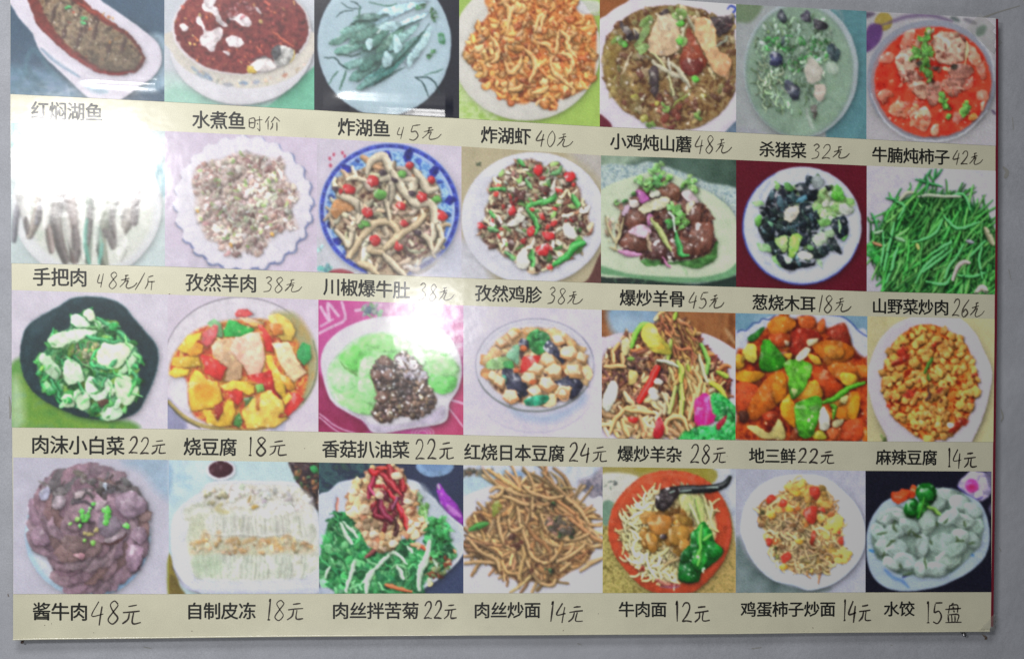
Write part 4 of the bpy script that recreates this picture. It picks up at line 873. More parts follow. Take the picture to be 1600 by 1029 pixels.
for P, c in (('560 260 600 220 660 210 710 260 715 300 640 345 600 320',(128,110,124)),('510 440 540 400 590 390 610 410 560 450 520 465',(142,126,134)),('370 215 420 205 400 240 360 250',(160,146,150)),('150 420 190 380 230 420 250 460 180 470',(132,110,124)),('610 530 640 470 700 490 680 580 640 600',(126,104,120)),('640 400 690 380 720 430 690 470 650 440',(122,102,116)),('480 360 500 310 560 330 590 380 540 430 490 420',(120,108,120)),('270 230 320 240 300 300 260 280',(140,128,136)),('360 520 410 510 400 540',(176,130,140)),('470 260 520 250 500 300 470 300',(156,136,146)),('190 220 240 190 240 240 200 250',(150,150,170)),('500 180 520 170 520 210',(170,180,196))):
    piece(P, c, .25, .15, .15, .15, .4)
strand('500 465 560 460 615 420', 12, (70,50,50), .1, 0, .2); strand('360 270 420 260 460 290', 14, (76,70,76), .1, 0, .2)
for x, y, r in ((400,310,16),(430,330,18),(415,350,16),(380,350,14),(440,295,12),(455,270,12),(520,300,18),(525,330,20),(520,360,18),(535,310,12),(615,372,16),(345,370,10),(455,465,14),(412,450,11),(405,335,14),(435,310,12),(395,375,10)):
    piece(blobp(x, y, r, r*.9, 0, .2), (120,196,80) if y > 440 or x < 390 else (90,190,76), .25, .15, .25, .1, .3)
for x, y in ((420,410),(440,420),(470,400)): piece(blobp(x, y, 18, 10), (150,140,90), .1)
done(3, 0, gain=1.05, gam=.9)

cell(3, 1, (190,212,216))
mott('40 20 260 20 240 140 90 260 40 300', [(170,200,216),(196,216,222),(206,226,220)], 60, .9, 5)
flat('-20 60 60 60 60 200 -20 300', (150,180,205), .9, 8); flat('0 560 60 560 110 770 0 780', (140,126,60), 1, 3); flat('60 660 120 740 140 780 60 780', (110,96,50), 1, 3)
piece('720 30 900 30 900 300 860 290 790 220 740 110', (52,38,40), .1); pile('730 40 880 40 880 260 800 210', [(90,60,50),(40,30,36),(130,90,60),(60,90,60)], 50, 16, .6)
piece('830 70 860 60 880 90 850 100', (50,150,80), .1); flat('880 200 900 200 900 330 880 330', (210,210,214), 1)
flat('890 540 910 530 910 720 890 740', (60,140,70), 1)
piece(ell(337, 84, 82, 58), (224,224,232), .1, 0, 0, .02, .25); piece(ell(337, 80, 68, 46), (60,24,34), .15, .1, .1, .1, 0)
plate(0, 0, 1, P='60 400 100 300 170 240 230 200 270 155 380 142 600 145 740 150 780 180 820 260 880 340 890 600 900 700 880 765 740 768 400 768 200 760 110 700 70 600', col=(214,216,228), well=0, sh=.35)
strand('70 620 130 720 220 765', 10, (60,50,50), 0, 0, 0, .4, .8, 3)
piece('66 560 110 690 220 745 500 755 890 740 890 765 740 770 400 770 190 755 110 705', (196,200,224), .05, 0, 0, .03, 0, soft=5)
g.id = 2
F = '120 320 160 270 230 250 250 190 330 165 500 165 700 170 790 210 850 330 880 500 870 640 700 690 480 700 260 690 180 650 140 500 150 400'
mott(F, [(176,180,166),(198,200,188),(210,210,204),(184,186,164)], 40, 1, 8, 3, 1.8)
mott('170 490 400 460 700 460 850 500 840 540 700 545 500 560 300 550 180 560', [(176,152,118),(198,180,148),(164,168,136),(206,194,170)], 24, .75, 6, 5, 2)
for i in range(64):
    x = 190+rng.rand()*640; y0 = 330+rng.rand()*30
    strand(pt([x*.96+18, y0, x, y0+70, x+4, 450]), 14, jit((202,204,192), .05), .08, .1, .08, .3, .6, 3)
    strand(pt([x, 560, x, 620, x*.97+14, 680]), 16, jit((192,200,184), .05), .08, .1, .08, .3, .6, 3)
mott('240 190 500 170 800 200 840 320 600 300 300 300', [(168,164,148),(200,198,188),(212,210,206),(182,176,158)], 26, .9, 10, 12, 1.9)
pile('240 190 500 170 800 200 840 300 600 270 300 270', [(206,204,198,2),(186,182,168),(210,204,190)], 40, 20, .5, edge=.05, sh=.1, hl=.05)
pile('250 200 360 190 340 260 250 260', [(150,146,120),(130,124,104)], 16, 14, .6)
pile('180 480 300 470 700 460 840 500 820 530 500 545 200 530', [(190,158,112,2),(170,136,92,1),(206,188,156,3),(196,168,124,2)], 70, 15, .6, edge=.15, sh=.18)
for P in ('175 490 210 485 250 480','240 470 250 430 270 460','310 440 330 430 330 480','380 480 400 465 430 460','460 490 500 470 530 465','590 470 620 465 650 490 640 520','680 460 710 450 725 470','730 490 740 520','820 500 845 510','550 480 560 510','660 510 680 535','610 500 600 480'):
    strand(P, 24, (178,136,84), .1, .05, .05, .4, .6, 5)
strand('340 270 320 300 380 320', 30, (160,150,90), 0, 0, 0, .5, .6, 6); piece(blobp(528, 290, 20, 13), (180,150,80), .1); strand('500 225 490 270', 14, (160,140,96), 0, 0, 0)
mott('180 350 240 330 260 400 200 480 170 440', [(160,166,126),(180,186,160)], 30, .5, 10)
mott('170 560 330 560 330 680 220 670', [(150,176,140),(180,196,170)], 40, .5, 12)
strand('250 430 330 440 440 440 560 450 700 440 840 490', 10, (222,224,214), .1, .2, .15, .4, .6, 3)
pile('380 200 600 200 780 300 600 340 540 300', [(226,224,222)], 40, 16, .6, edge=.05, sh=.08)
done(3, 1, gam=.9, warp=.9, blur=.27)

cell(3, 2, (44,52,78))
mott('30 40 340 40 330 120 200 130 60 220', [(40,60,70),(60,96,96),(36,44,66),(50,80,70)], 50, .9, 6)
mott('640 200 860 360 860 800 640 780', [(60,74,110),(50,60,92)], 100, .7, 8)
piece(ell(690, 60, 105, 62), (130,160,196), .15, .1, 0, .05, .1); flat(ell(690, 45, 80, 45), (110,140,180), .8, 5)
piece('700 190 715 160 770 230 830 300 860 380 830 380 750 310 715 250', (150,50,180), .2, .15, .1, .15, .1); strand('760 280 790 310 830 340', 34, (206,150,210), 0, .1, 0, .5, .7, 4); strand('708 165 715 190', 14, (190,200,190), 0, 0, 0, .3, .9, 3)
plate(0, 0, 1, P='30 250 100 200 160 150 240 135 330 120 440 100 540 135 600 150 630 200 690 240 720 290 790 350 850 400 875 450 850 540 790 620 720 680 640 730 560 770 400 790 200 790 60 750 40 500', col=(196,202,218), well=0, sh=.35)
strand('640 210 700 270 780 350 860 430 850 530 780 620 680 700 590 750', 14, (210,216,230), .1, .1, 0, 0, .9, 3)
flat('600 160 700 260 800 380 840 460 760 600 620 700 560 400', (186,196,206), .7, 8)
flat('20 730 120 760 200 790 20 800', (176,186,206), .9, 4)
g.id = 2
G = '60 560 80 450 110 360 190 320 270 340 300 440 330 520 420 540 500 470 560 480 620 560 640 480 620 400 640 350 760 380 780 470 800 540 740 640 640 700 600 770 360 790 200 780 60 700'
mott(G, [(20,80,50),(46,126,70),(90,160,104),(30,100,60)], 30, 1, 4, 3, 2)
pile(G, [(60,146,80),(40,116,64),(100,176,112),(30,90,54)], 190, 34, .5, irr=.4, edge=.18)
pile('590 210 640 260 660 360 620 380 590 280', [(110,160,90),(150,190,140)], 30, 18, .6)
strands(G, [(110,180,120),(60,150,86),(36,120,66)], 70, 90, 14, .5)
pile('640 560 780 560 740 660 640 720', [(190,170,120),(130,150,90),(170,180,150),(120,60,40)], 50, 18, .6)
for P, w in (('170 380 200 440 230 490',24),('185 370 240 430 260 460',18),('250 590 225 660 195 760',26),('110 620 80 680',18),('290 700 350 640 420 570 460 530',22),('440 540 490 550 530 600',20),('310 760 320 680 350 640',36),('480 620 520 690',20),('630 380 690 365',14),('660 480 650 560 610 640 600 740',36),('680 580 700 620',20),('540 500 560 540',16)):
    strand(P, w, (186,214,186), .2, .15, .35, .4)
M_ = '190 290 210 230 250 150 310 120 340 70 420 60 490 70 530 150 570 200 590 260 600 330 640 380 630 440 560 460 500 450 450 520 410 530 350 520 310 490 280 430 260 380 220 350'
mott(M_, [(110,70,50),(190,150,110),(214,176,136),(150,110,80)], 20, 1, 3, 3, 2)
pile(M_, [(206,172,130,3),(190,146,104,2),(222,190,150,2),(160,110,80,1)], 210, 22, .8, edge=.28, sh=.35, hl=.18)
pile('320 110 420 80 500 120 530 250 460 340 400 420 360 330 320 240', [(110,30,40),(140,30,40),(90,24,40)], 60, 22, .5, edge=.2, hl=.15)
for P, w, c in (('330 80 350 100 390 90',44,(190,30,36)),('350 120 340 170 320 240',34,(150,30,60)),('430 60 450 130',60,(140,34,40)),('400 110 450 160 500 220',34,(160,40,50)),('430 200 470 260 510 330 535 410',38,(190,40,56)),('470 90 500 140 510 200',36,(150,30,36)),('380 250 400 320 440 360',60,(110,24,50)),('370 290 360 340 400 350',36,(120,26,44)),('330 180 350 220',24,(190,70,110)),('520 330 530 380 535 410',34,(200,50,50)),('370 70 420 80',30,(210,60,50)),('480 240 450 300',26,(130,60,90))):
    strand(P, w*.82, c, .35, .25, .45, .45)
for q in ((385,225),(460,490),(350,440),(300,300),(480,120),(540,260)): piece(blobp(q[0], q[1], 28, 24), (216,190,160), .25, .15, .2, .1, .4)
for P, c, w in (('150 240 150 280 150 310',(200,120,100),16),('420 715 480 740 560 755',(206,100,60),22),('610 500 640 520',(210,80,50),20),('560 495 600 500 600 520',(200,150,110),24),('310 565 340 540 350 530',(110,50,50),30),('470 360 480 420 470 440',(60,30,30),24),('690 380 700 420 720 440',(130,140,60),30),('790 530 800 540',(190,140,100),20)):
    strand(P, w, c, .3, .2, .4, .3)
leafy((700,400), 60, (50,140,70), 9); leafy((740,450), 50, (56,150,76), 8); leafy((700,560), 46, (60,140,76), 7)
done(3, 2, gam=.92, con=1.15)

cell(3, 3, (196,200,214))
mott('40 20 820 20 820 220 600 130 300 130 120 180 40 220', [(190,196,210),(206,208,220),(170,186,204)], 50, .8, 6)
pile('50 80 180 60 200 100 60 120', [(150,120,90),(110,110,100),(190,180,170)], 24, 18, .6); flat('50 130 200 110 290 70 290 120 200 170 60 220', (176,200,214), .9, 5)
flat('300 100 360 90 380 120 320 130', (110,150,190), .8, 6)
mott('690 140 760 120 830 60 830 260 760 240 700 190', [(100,96,110),(160,150,160),(80,80,96)], 34, .9, 8)
plate(0, 0, 1, P='-40 300 60 230 150 190 260 160 400 135 560 140 680 180 760 240 830 270 830 800 -40 800', col=(208,206,216), well=0, sh=.25)
g.id = 2
F = '65 360 110 320 180 280 230 220 300 170 400 135 500 145 590 180 670 230 720 300 760 370 770 430 740 480 760 520 740 590 640 650 580 690 550 730 500 720 440 700 370 710 310 680 240 660 200 610 110 570 60 530 70 480 100 440 70 400'
mott(F, [(80,50,30),(140,98,60),(180,140,90),(110,74,44)], 24, 1, 4, 3, 2)
N_ = [(190,146,92,3),(172,124,74,2),(206,166,112,2),(150,104,62,1)]
strands(ell(420, 430, 300, 240), [(150,104,62),(124,84,50)], 90, 170, 16, .6, edge=.4, sh=.4)
strands(ell(430, 430, 240, 190), N_, 170, 330, 18, .9, edge=.26, hl=.14, sh=.34, taper=.1)
strands('240 180 420 140 600 200 740 360 740 440 600 330 400 230', N_, 70, 280, 18, .35, ang=38, spread=22, edge=.38, hl=.2, sh=.45)
strands('80 480 240 480 240 640 110 560', N_, 26, 200, 21, .35, ang=30, spread=25, edge=.38, hl=.2, sh=.45)
for P in ('250 330 245 400 270 480 320 520','370 400 400 480 430 560 500 600 560 560 560 520','230 220 310 240 380 270 480 290','480 330 500 400 530 440 640 460 700 430','560 460 660 470 740 440','200 200 230 180 270 190 240 230 200 230','60 600 140 590 230 600','740 600 800 580','760 510 810 500','400 590 430 650 480 710 540 720 560 690','440 640 480 690','570 590 640 560 720 500','350 290 360 370','300 360 320 420 370 400','620 240 690 300 740 370','380 170 430 210 520 240 600 230','90 480 150 540 230 580 250 640','590 640 640 600','430 260 430 340','700 640 760 600 820 570'):
    strand(P, 20, (206,162,104), .3, .25, .5, .15)
strand('85 415 130 395 185 380', 36, (50,140,46), .3, .2, .4, .5); piece('210 280 240 250 265 280 240 330 215 340', (140,150,56), .2)
for q, r in (((530,385),26),((650,430),30),((590,440),24),((520,640),22),((570,350),20),((550,270),14)): leafy(q, r, (56,96,52), 6)
pile('500 340 640 350 680 420 560 450', [(110,80,60),(150,110,90),(70,60,50)], 26, 20, .5)
pile(F, [(70,40,26),(90,54,32)], 46, 14, .6, edge=0, sh=0, hl=0, al=.7); pile('280 460 350 450 380 500 320 520', [(84,44,30)], 8, 22, .6, hl=.1)
done(3, 3, gam=.97, warp=.4, con=.9, blur=.3)

cell(3, 4, (150,140,80))
mott('40 260 820 260 820 800 40 800', [(110,100,50),(160,148,84),(190,176,110),(130,124,60)], 14, 1, 3, 3, 2.2)
flat('20 110 230 115 230 200 100 270 20 270', (196,196,186), 1, 4); pile('60 140 110 140 110 180 60 180', [(150,160,150)], 5, 14, .5, sh=0)
flat('40 265 100 265 80 380 40 380', (110,140,120), 1, 3)
mott('640 60 860 60 860 760 780 760 780 520 740 300 640 150', [(176,180,190),(190,194,204),(160,166,180)], 60, 1, 4)
mott('600 480 775 480 775 780 500 780', [(150,130,74),(186,160,100),(120,110,60)], 12, 1, 3, 5, 2)
flat('240 70 640 70 640 160 420 80 260 100', (140,130,50), .9, 4)
g.id = 1
Pb = '72 430 90 310 150 210 240 130 330 95 440 86 560 110 650 170 720 260 755 380 750 480 710 590 640 680 560 750 480 775 360 770 260 730 170 640 100 540'
piece(Pb, (176,68,38), .2, .1, .05, .05, .4, shw=3)
piece('165 430 190 310 260 230 360 190 480 190 600 230 660 320 680 440 660 560 600 640 500 690 380 690 260 640 190 540', (150,44,28), .2, .0, 0, .05, 0, soft=6)
strand('130 300 190 200 300 130 420 110 540 130', 26, (194,90,54), 0, .1, 0, .6, .6, 8)
strand('640 640 700 560 740 440 735 340', 14, (190,70,50), 0, .1, 0, .5, .7, 4)
g.id = 2
F = '160 400 200 330 240 260 320 210 440 200 560 215 620 260 660 330 670 450 600 560 500 680 420 690 300 670 220 600 170 520'
mott(F, [(150,130,90),(206,190,140),(222,210,160)], 24, 1, 4, 3, 2)
N_ = [(218,204,150,3),(204,186,130,2),(228,216,170,2)]
strands(F, [(170,150,100)], 60, 110, 14, .6)
strands('160 400 240 260 340 220 300 360 240 520 280 640 200 580', N_, 110, 130, 14, .7, ang=100, spread=50, edge=.3, sh=.35)
strands('280 560 400 520 480 600 440 690 300 670', N_, 80, 130, 15, .8, edge=.3, sh=.4)
strands('450 230 560 210 640 290 650 400 540 340', N_, 60, 130, 14, .4, ang=60, spread=35, edge=.25, sh=.3)
pile('260 390 320 320 440 320 540 360 530 460 500 540 440 520 380 480 330 530 280 500', [(150,110,50),(130,90,44),(166,126,66)], 80, 32, .8, edge=.22, hl=.15)
for P in ('290 350 350 330 420 350 400 430 330 440 300 400','400 430 440 390 500 390 520 450 480 500 420 490','280 440 340 450 340 530 300 530','470 470 520 480 510 540 470 530','440 330 520 350 540 390 480 380'): piece(P, jit((158,116,56), .1), .25, .15, .15, .12, .4)
piece(blobp(378, 450, 20, 16), (50,40,44), .1, .1, .4)
piece('460 210 520 215 600 250 610 340 570 400 540 330 480 290', (190,206,130), .15, .1, .15, .1, .1, al=.7, soft=6)
strand('560 250 580 330 600 400', 22, (170,200,110), .2, .2, .3); strand('520 270 550 330 570 380', 16, (200,214,160), .2, .2, .3); strand('610 270 630 330 650 400', 16, (206,210,150), .2, .2, .3)
gl = '530 440 560 410 600 370 640 420 670 490 710 530 690 570 640 610 590 650 570 700 510 710 465 690 460 640 470 590 520 550'
piece(gl, (20,104,36), .3, .2, .15, .25, .5)
for P, c in (('560 420 600 380 640 440 620 500 570 510',(30,130,44)),('620 480 670 490 705 530 660 570 610 550',(24,116,40)),('470 600 530 570 560 620 560 690 500 705 465 670',(18,96,34)),('540 540 600 520 620 580 580 640 540 610',(40,140,50)),('470 560 520 500 540 560 490 600',(14,84,30))): piece(P, c, .25, .25, .3, .25, .4)
for P in ('590 390 580 460 580 560 570 610','600 470 640 440','585 520 560 570'): strand(P, 18, (110,190,80), .2, .2, .2)
pile('480 600 680 500 560 690', [(190,220,190)], 10, 9, .6, edge=0, sh=0)
strand('385 265 400 210 470 190 560 190 650 185 715 165 745 125', 44, (30,34,36), .3, .3, .5, .5, tex=.2)
piece('330 250 350 200 420 175 470 190 450 240 400 300 370 310 335 290', (40,32,34), .3, .2, .35, .2, .5)
for P in ('620 180 680 180','470 200 530 195','410 210 440 200'): strand(P, 10, (150,170,160), 0, .2, 0)
strand('735 150 742 125', 20, (26,30,30), .2, .2, .2, 0); piece(blobp(340, 208, 20, 16), (200,180,140), .2)
strand('250 640 265 620 270 640', 18, (130,50,40), .2); strand('340 690 400 720 460 720', 26, (150,60,70), .1, .2, 0, .5, .6, 4); strand('360 730 430 735 470 725', 12, (130,110,160), 0, .1, 0, .5, .6, 3)
done(3, 4, gam=1.03, warp=.4)

cell(3, 5, (160,162,176))
mott('560 80 760 80 760 300 640 200', [(150,150,164),(170,170,184)], 30, .8, 10)
mott('40 460 100 560 200 660 400 730 560 740 400 790 40 790', [(84,100,100),(104,120,120),(120,134,136)], 90, 1, 10)
plate(0, 0, 1, P='60 420 70 320 110 230 180 160 280 120 420 108 540 130 640 210 710 290 750 400 745 520 690 620 600 700 520 735 430 750 350 720 250 700 170 640 110 560 80 490', col=(190,196,212), well=0, sh=.4)
piece('140 380 200 250 330 170 480 160 620 260 680 400 650 560 540 650 380 670 220 580 150 480', (194,198,212), .0, 0, 0, .02, 0, soft=8)
strand('120 560 200 650 300 705 430 735 530 715 620 670 690 600', 16, (170,180,200), 0, .1, 0, .5, .7, 6)
g.id = 2
F = '165 320 200 260 240 230 300 200 340 160 400 152 460 170 530 190 560 220 580 310 620 340 625 420 610 460 640 520 665 540 650 595 560 600 520 650 440 650 370 655 300 620 290 590 240 560 230 520 200 490 210 440 170 390'
mott(F, [(150,110,70),(196,166,114),(214,190,140),(180,140,90)], 24, 1, 3, 3, 2)
N_ = [(214,186,134,3),(196,160,106,2),(224,202,156,2),(176,130,80,1)]
strands(F, N_, 200, 110, 11, 1.2, edge=.3, sh=.35, hl=.15)
pile(F, [(200,160,90),(214,176,100),(180,110,60)], 80, 20, .7)
pile('320 180 400 155 520 200 560 300 420 240', [(210,170,90),(196,150,80)], 34, 26, .7)
pile('540 340 620 350 620 410 560 420', [(200,176,80),(214,190,110)], 12, 24, .6); pile('560 520 660 530 650 590 570 590', [(210,170,90),(190,150,90)], 16, 24, .6)
strands('220 380 420 400 560 620 360 640 240 520', [(222,202,156),(210,184,136)], 90, 90, 12, 1.3, edge=.3, sh=.35)
for P in ('440 180 490 180 500 220 480 250 450 230','405 320 440 290 480 290 475 370 440 380','205 235 240 220 255 245 210 270','280 250 315 250 310 285 280 285','200 470 230 460 235 490 215 505','285 560 330 540 340 570 300 600','600 460 630 455 630 495 605 490','490 300 520 290 525 320','595 425 610 420 610 440','460 420 475 430 460 500 445 480'):
    piece(P, jit((190,60,44), .12), .25, .15, .2, .1, .35)
for q in ((235,335),(300,620),(385,480),(330,300),(370,210)): piece(blobp(q[0], q[1], 24, 16), (214,164,60), .2, .1, .2)
for q in ((175,390),(350,390),(400,420),(290,510),(380,240)): piece(blobp(q[0], q[1], 20, 14), (120,90,60), .2)
for q in ((180,320),(250,520),(260,560)): leafy(q, 18, (130,140,80), 4)
done(3, 5, gam=1.05, warp=.4, con=1., gain=(1,.96,.92))

cell(3, 6, (12,12,26))
piece('510 140 550 90 600 70 660 80 690 160 640 220 590 210 540 170', (160,150,186), .2, .1, .1, .2, 0, soft=3)
for P in ('560 90 590 60 620 90 600 130','630 100 670 110 660 170 620 160','540 140 570 130 590 180 560 190','600 170 640 170 630 210 600 210'): piece(P, (176,166,196), .15, .1, .1, .1, .2, soft=2)
piece(ell(585, 142, 34, 36), (190,60,140), .1, .1, .1, .1, .1, soft=3); flat(ell(585, 148, 16, 14), (150,30,80), .8, 3)
flat('650 80 700 80 700 300 670 260 690 200', (90,84,110), .9, 4); strand('510 145 540 170 600 210 640 200', 9, (60,50,120), 0, 0, 0, .3, .8)
plate(0, 0, 1, P='45 450 48 370 80 290 140 220 220 190 330 160 460 152 520 170 600 210 640 250 670 340 672 440 640 520 560 590 460 640 380 665 260 682 150 665 80 610 50 530', col=(150,166,184), well=0, sh=.1)
for i in range(34):
    a = i*2*np.pi/34; x, y = 358+318*np.cos(a)*(1-.05*np.sin(a)), 425+258*np.sin(a)
    if 330 < y < 560: strand(pt([358+(x-358)*.95, 425+(y-425)*.93, 358+(x-358)*.86, 425+(y-425)*.84]), 12, (176,190,204), 0, .1, .1, .3, .5, 2)
strand('140 570 180 610 230 630 260 660', 20, (70,110,180), 0, 0, 0, .5, .7, 4); strand('60 470 80 480', 14, (60,120,190), 0, 0, 0); strand('570 490 590 500', 16, (60,110,190), 0, 0, 0); strand('230 610 280 590', 12, (60,70,120), 0, 0, 0)
g.id = 2
F = '70 440 70 370 110 290 180 250 260 240 380 180 440 160 520 170 600 240 640 300 640 400 600 480 540 540 460 600 380 615 280 600 200 590 130 540 90 500'
mott(F, [(100,116,108),(134,150,142),(150,166,158)], 50, 1, 6, 3, 1.6)
D_ = (156,172,164)
for x, y, rx, ry, a in ((450,190,60,36,10),(520,230,60,40,20),(590,270,50,36,50),(400,240,50,30,-20),(150,300,60,40,-30),(220,290,60,36,20),(110,380,50,36,60),(610,350,44,34,80),(540,320,60,38,20),(470,300,60,40,-30),(350,330,50,60,10),(260,350,60,40,30),(180,380,60,42,-20),(590,420,50,34,60),(520,400,60,44,-10),(130,460,56,36,50),(200,460,60,50,20),(240,530,66,44,10),(330,450,34,70,5),(330,560,40,50,10),(430,440,66,56,0),(460,520,76,50,-20),(400,570,60,40,0),(500,470,60,40,-30),(170,540,50,30,30)):
    P = blobp(x, y, rx, ry, a, .14, 10)
    piece(P, jit((166,182,174), .04), .25, .16, .12, .05, .22, ts=50, shw=3, soft=2)
    strand(blobp(x, y, rx*.7, ry*.55, a, .15, 10)[:8], 9, (176,190,184), .1, .1, .12, .4, .6, 3)
for P in ('190 320 185 350 200 375','280 380 300 400 320 410','270 370 260 390','370 420 380 440','345 510 350 560','510 400 510 430','150 450 170 430 190 420','500 430 540 420','545 320 550 350','140 480 130 510','210 545 220 560','400 330 410 350','440 330 460 310','570 440 600 430','230 600 280 590','100 390 150 380'):
    strand(P, 13, (80,96,66), .1, 0, 0, .4, .8, 3)
for P in ('170 200 175 175 210 170 230 155 265 165 270 200 240 220 200 235','265 160 280 138 300 150 290 200 265 200'): piece(P, (206,90,50), .25, .15, .2, .15, .4)
for P, c in (('295 160 330 130 380 130 400 180 380 230 340 245 310 210',(24,96,34)),('235 260 260 215 300 210 310 260 290 300 250 300',(26,100,36)),('310 230 350 210 365 240 330 290 300 310',(50,130,50)),('340 180 380 170 390 210 350 220',(34,116,44))): piece(P, c, .28, .2, .25, .2, .45)
strand('360 250 390 265 420 285', 22, (130,170,90), .25, .2, .3); strand('345 200 330 250 310 300', 12, (90,160,70), .2, .1, .2)
done(3, 6, gam=1.35, con=1.1, warp=.9, blur=.26)

# ---------------------------------------------------------------- helpers
C = scene.collection
def link(o, parent=None):
    C.objects.link(o)
    if parent is not None: o.parent = parent
    return o
def mesh_np(name, V_, F_, mat, parent=None, sm=False, col=None):
    # V_ (n,3) world coordinates, F_ (m,4) or (m,3)
    me = bpy.data.meshes.new(name); V_ = np.asarray(V_, np.float32); F_ = np.asarray(F_, np.int32); k = F_.shape[1]
    me.vertices.add(len(V_)); me.vertices.foreach_set('co', V_.ravel())
    me.loops.add(F_.size); me.loops.foreach_set('vertex_index', F_.ravel())
    me.polygons.add(len(F_)); me.polygons.foreach_set('loop_start', np.arange(0, F_.size, k, dtype=np.int32))
    me.polygons.foreach_set('loop_total', np.full(len(F_), k, np.int32))
    if col is not None:
        a = me.color_attributes.new('ink', 'FLOAT_COLOR', 'POINT')
        a.data.foreach_set('color', np.concatenate([col, np.ones((len(col), 1))], 1).astype(np.float32).ravel())
    me.update(calc_edges=True); me.materials.append(mat)
    me.polygons.foreach_set('use_smooth', np.full(len(F_), sm))
    return link(bpy.data.objects.new(name, me), parent)
def mesh_py(name, verts, faces, mat, parent=None, sm=False):
    me = bpy.data.meshes.new(name); me.from_pydata([tuple(v) for v in verts], [], faces); me.update(); me.materials.append(mat)
    for p in me.polygons: p.use_smooth = sm
    return link(bpy.data.objects.new(name, me), parent)
def thing(o, label, cat): o['label'] = label; o['category'] = cat; return o
def mat(name, col, rough=.5, coat=0., crough=.1, spec=.5, bump=0., bscale=60., ink=False, fine=0., var=0., vscale=8.):
    m = bpy.data.materials.new(name); m.use_nodes = True; n = m.node_tree.nodes; l = m.node_tree.links
    b = n['Principled BSDF']; b.inputs['Base Color'].default_value = (*col, 1); b.inputs['Roughness'].default_value = rough
    b.inputs['Specular IOR Level'].default_value = spec
    b.inputs['Coat Weight'].default_value = coat; b.inputs['Coat Roughness'].default_value = crough
    tc = n.new('ShaderNodeTexCoord')
    src = None
    if ink:
        at = n.new('ShaderNodeAttribute'); at.attribute_name = 'ink'; src = at.outputs['Color']
    if var:
        nz = n.new('ShaderNodeTexNoise'); nz.inputs['Scale'].default_value = vscale; nz.inputs['Detail'].default_value = 8; nz.inputs['Roughness'].default_value = .65
        l.new(tc.outputs['Object'], nz.inputs['Vector'])
        mr = n.new('ShaderNodeMapRange'); mr.inputs['From Min'].default_value = .3; mr.inputs['From Max'].default_value = .7
        mr.inputs['To Min'].default_value = 1-var; mr.inputs['To Max'].default_value = 1+var; l.new(nz.outputs['Fac'], mr.inputs['Value'])
        gr = n.new('ShaderNodeTexNoise'); gr.inputs['Scale'].default_value = 900; gr.inputs['Detail'].default_value = 2
        l.new(tc.outputs['Object'], gr.inputs['Vector'])
        m2 = n.new('ShaderNodeMapRange'); m2.inputs['From Min'].default_value = .3; m2.inputs['From Max'].default_value = .7
        m2.inputs['To Min'].default_value = 1-fine; m2.inputs['To Max'].default_value = 1+fine; l.new(gr.outputs['Fac'], m2.inputs['Value'])
        mu = n.new('ShaderNodeMath'); mu.operation = 'MULTIPLY'; l.new(mr.outputs[0], mu.inputs[0]); l.new(m2.outputs[0], mu.inputs[1])
        mx = n.new('ShaderNodeVectorMath'); mx.operation = 'SCALE'
        if src is None:
            rgb = n.new('ShaderNodeRGB'); rgb.outputs[0].default_value = (*col, 1); src = rgb.outputs[0]
        l.new(src, mx.inputs[0]); l.new(mu.outputs[0], mx.inputs['Scale']); src = mx.outputs[0]
    if src is not None: l.new(src, b.inputs['Base Color'])
    if bump:
        nz = n.new('ShaderNodeTexNoise'); nz.inputs['Scale'].default_value = bscale; nz.inputs['Detail'].default_value = 3
        l.new(tc.outputs['Object'], nz.inputs['Vector'])
        bp = n.new('ShaderNodeBump'); bp.inputs['Strength'].default_value = 1; bp.inputs['Distance'].default_value = bump
        l.new(nz.outputs['Fac'], bp.inputs['Height'])
        l.new(bp.outputs[0], b.inputs['Coat Normal' if coat else 'Normal'])
    return m
GL = dict(coat=1., crough=.15, bump=.0005, bscale=22., spec=.5)
m_ink = mat('printed_laminate', (.5, .5, .5), .5, ink=True, **GL)
m_cream = mat('cream_laminate', (.755, .735, .55), .4, var=.07, fine=.09, vscale=16, **GL)
m_type = mat('black_print', (.014, .015, .013), .5, **GL)
m_pen = mat('brown_pen_ink', (.045, .035, .03), .5, **GL)
m_pen2 = mat('faded_pen_ink', (.11, .095, .07), .5, **GL)
m_edge = mat('crimson_edge', (.20, .012, .03), .5)
m_foam = mat('foam_board', (.55, .55, .5), .8)
m_wall = mat('painted_plaster', (.425, .44, .48), .9, spec=.15, bump=.0009, bscale=90, var=.09, fine=.12, vscale=13)
m_scuff = mat('scuff_brown', (.20, .15, .12), .9)
m_shade = mat('old_glue', (.33, .33, .31), .9)
m_steel = mat('dull_steel', (.5, .5, .52), .3); m_steel.node_tree.nodes['Principled BSDF'].inputs['Metallic'].default_value = 1
m_rust = mat('rusty_iron', (.10, .06, .05), .8)
m_tape = mat('clear_tape', (.62, .62, .56), .18, spec=.6)
m_tape.node_tree.nodes['Principled BSDF'].inputs['Alpha'].default_value = .22

# ---------------------------------------------------------------- the wall
WZ = -.014
n_ = 40
gx, gy = np.meshgrid(np.linspace(-2.2, 2.4, n_), np.linspace(-1.5, 1.6, n_))
idx = np.arange(n_*n_).reshape(n_, n_)
Fq = np.stack([idx[:-1, :-1], idx[:-1, 1:], idx[1:, 1:], idx[1:, :-1]], -1).reshape(-1, 4)
P_ = np.stack([gx, gy, np.full_like(gx, WZ)+.0005*np.sin(gx*9+gy*5)], -1).reshape(-1, 3)
wall = mesh_np('wall', wv(P_), Fq, m_wall, sm=True); wall['kind'] = 'structure'

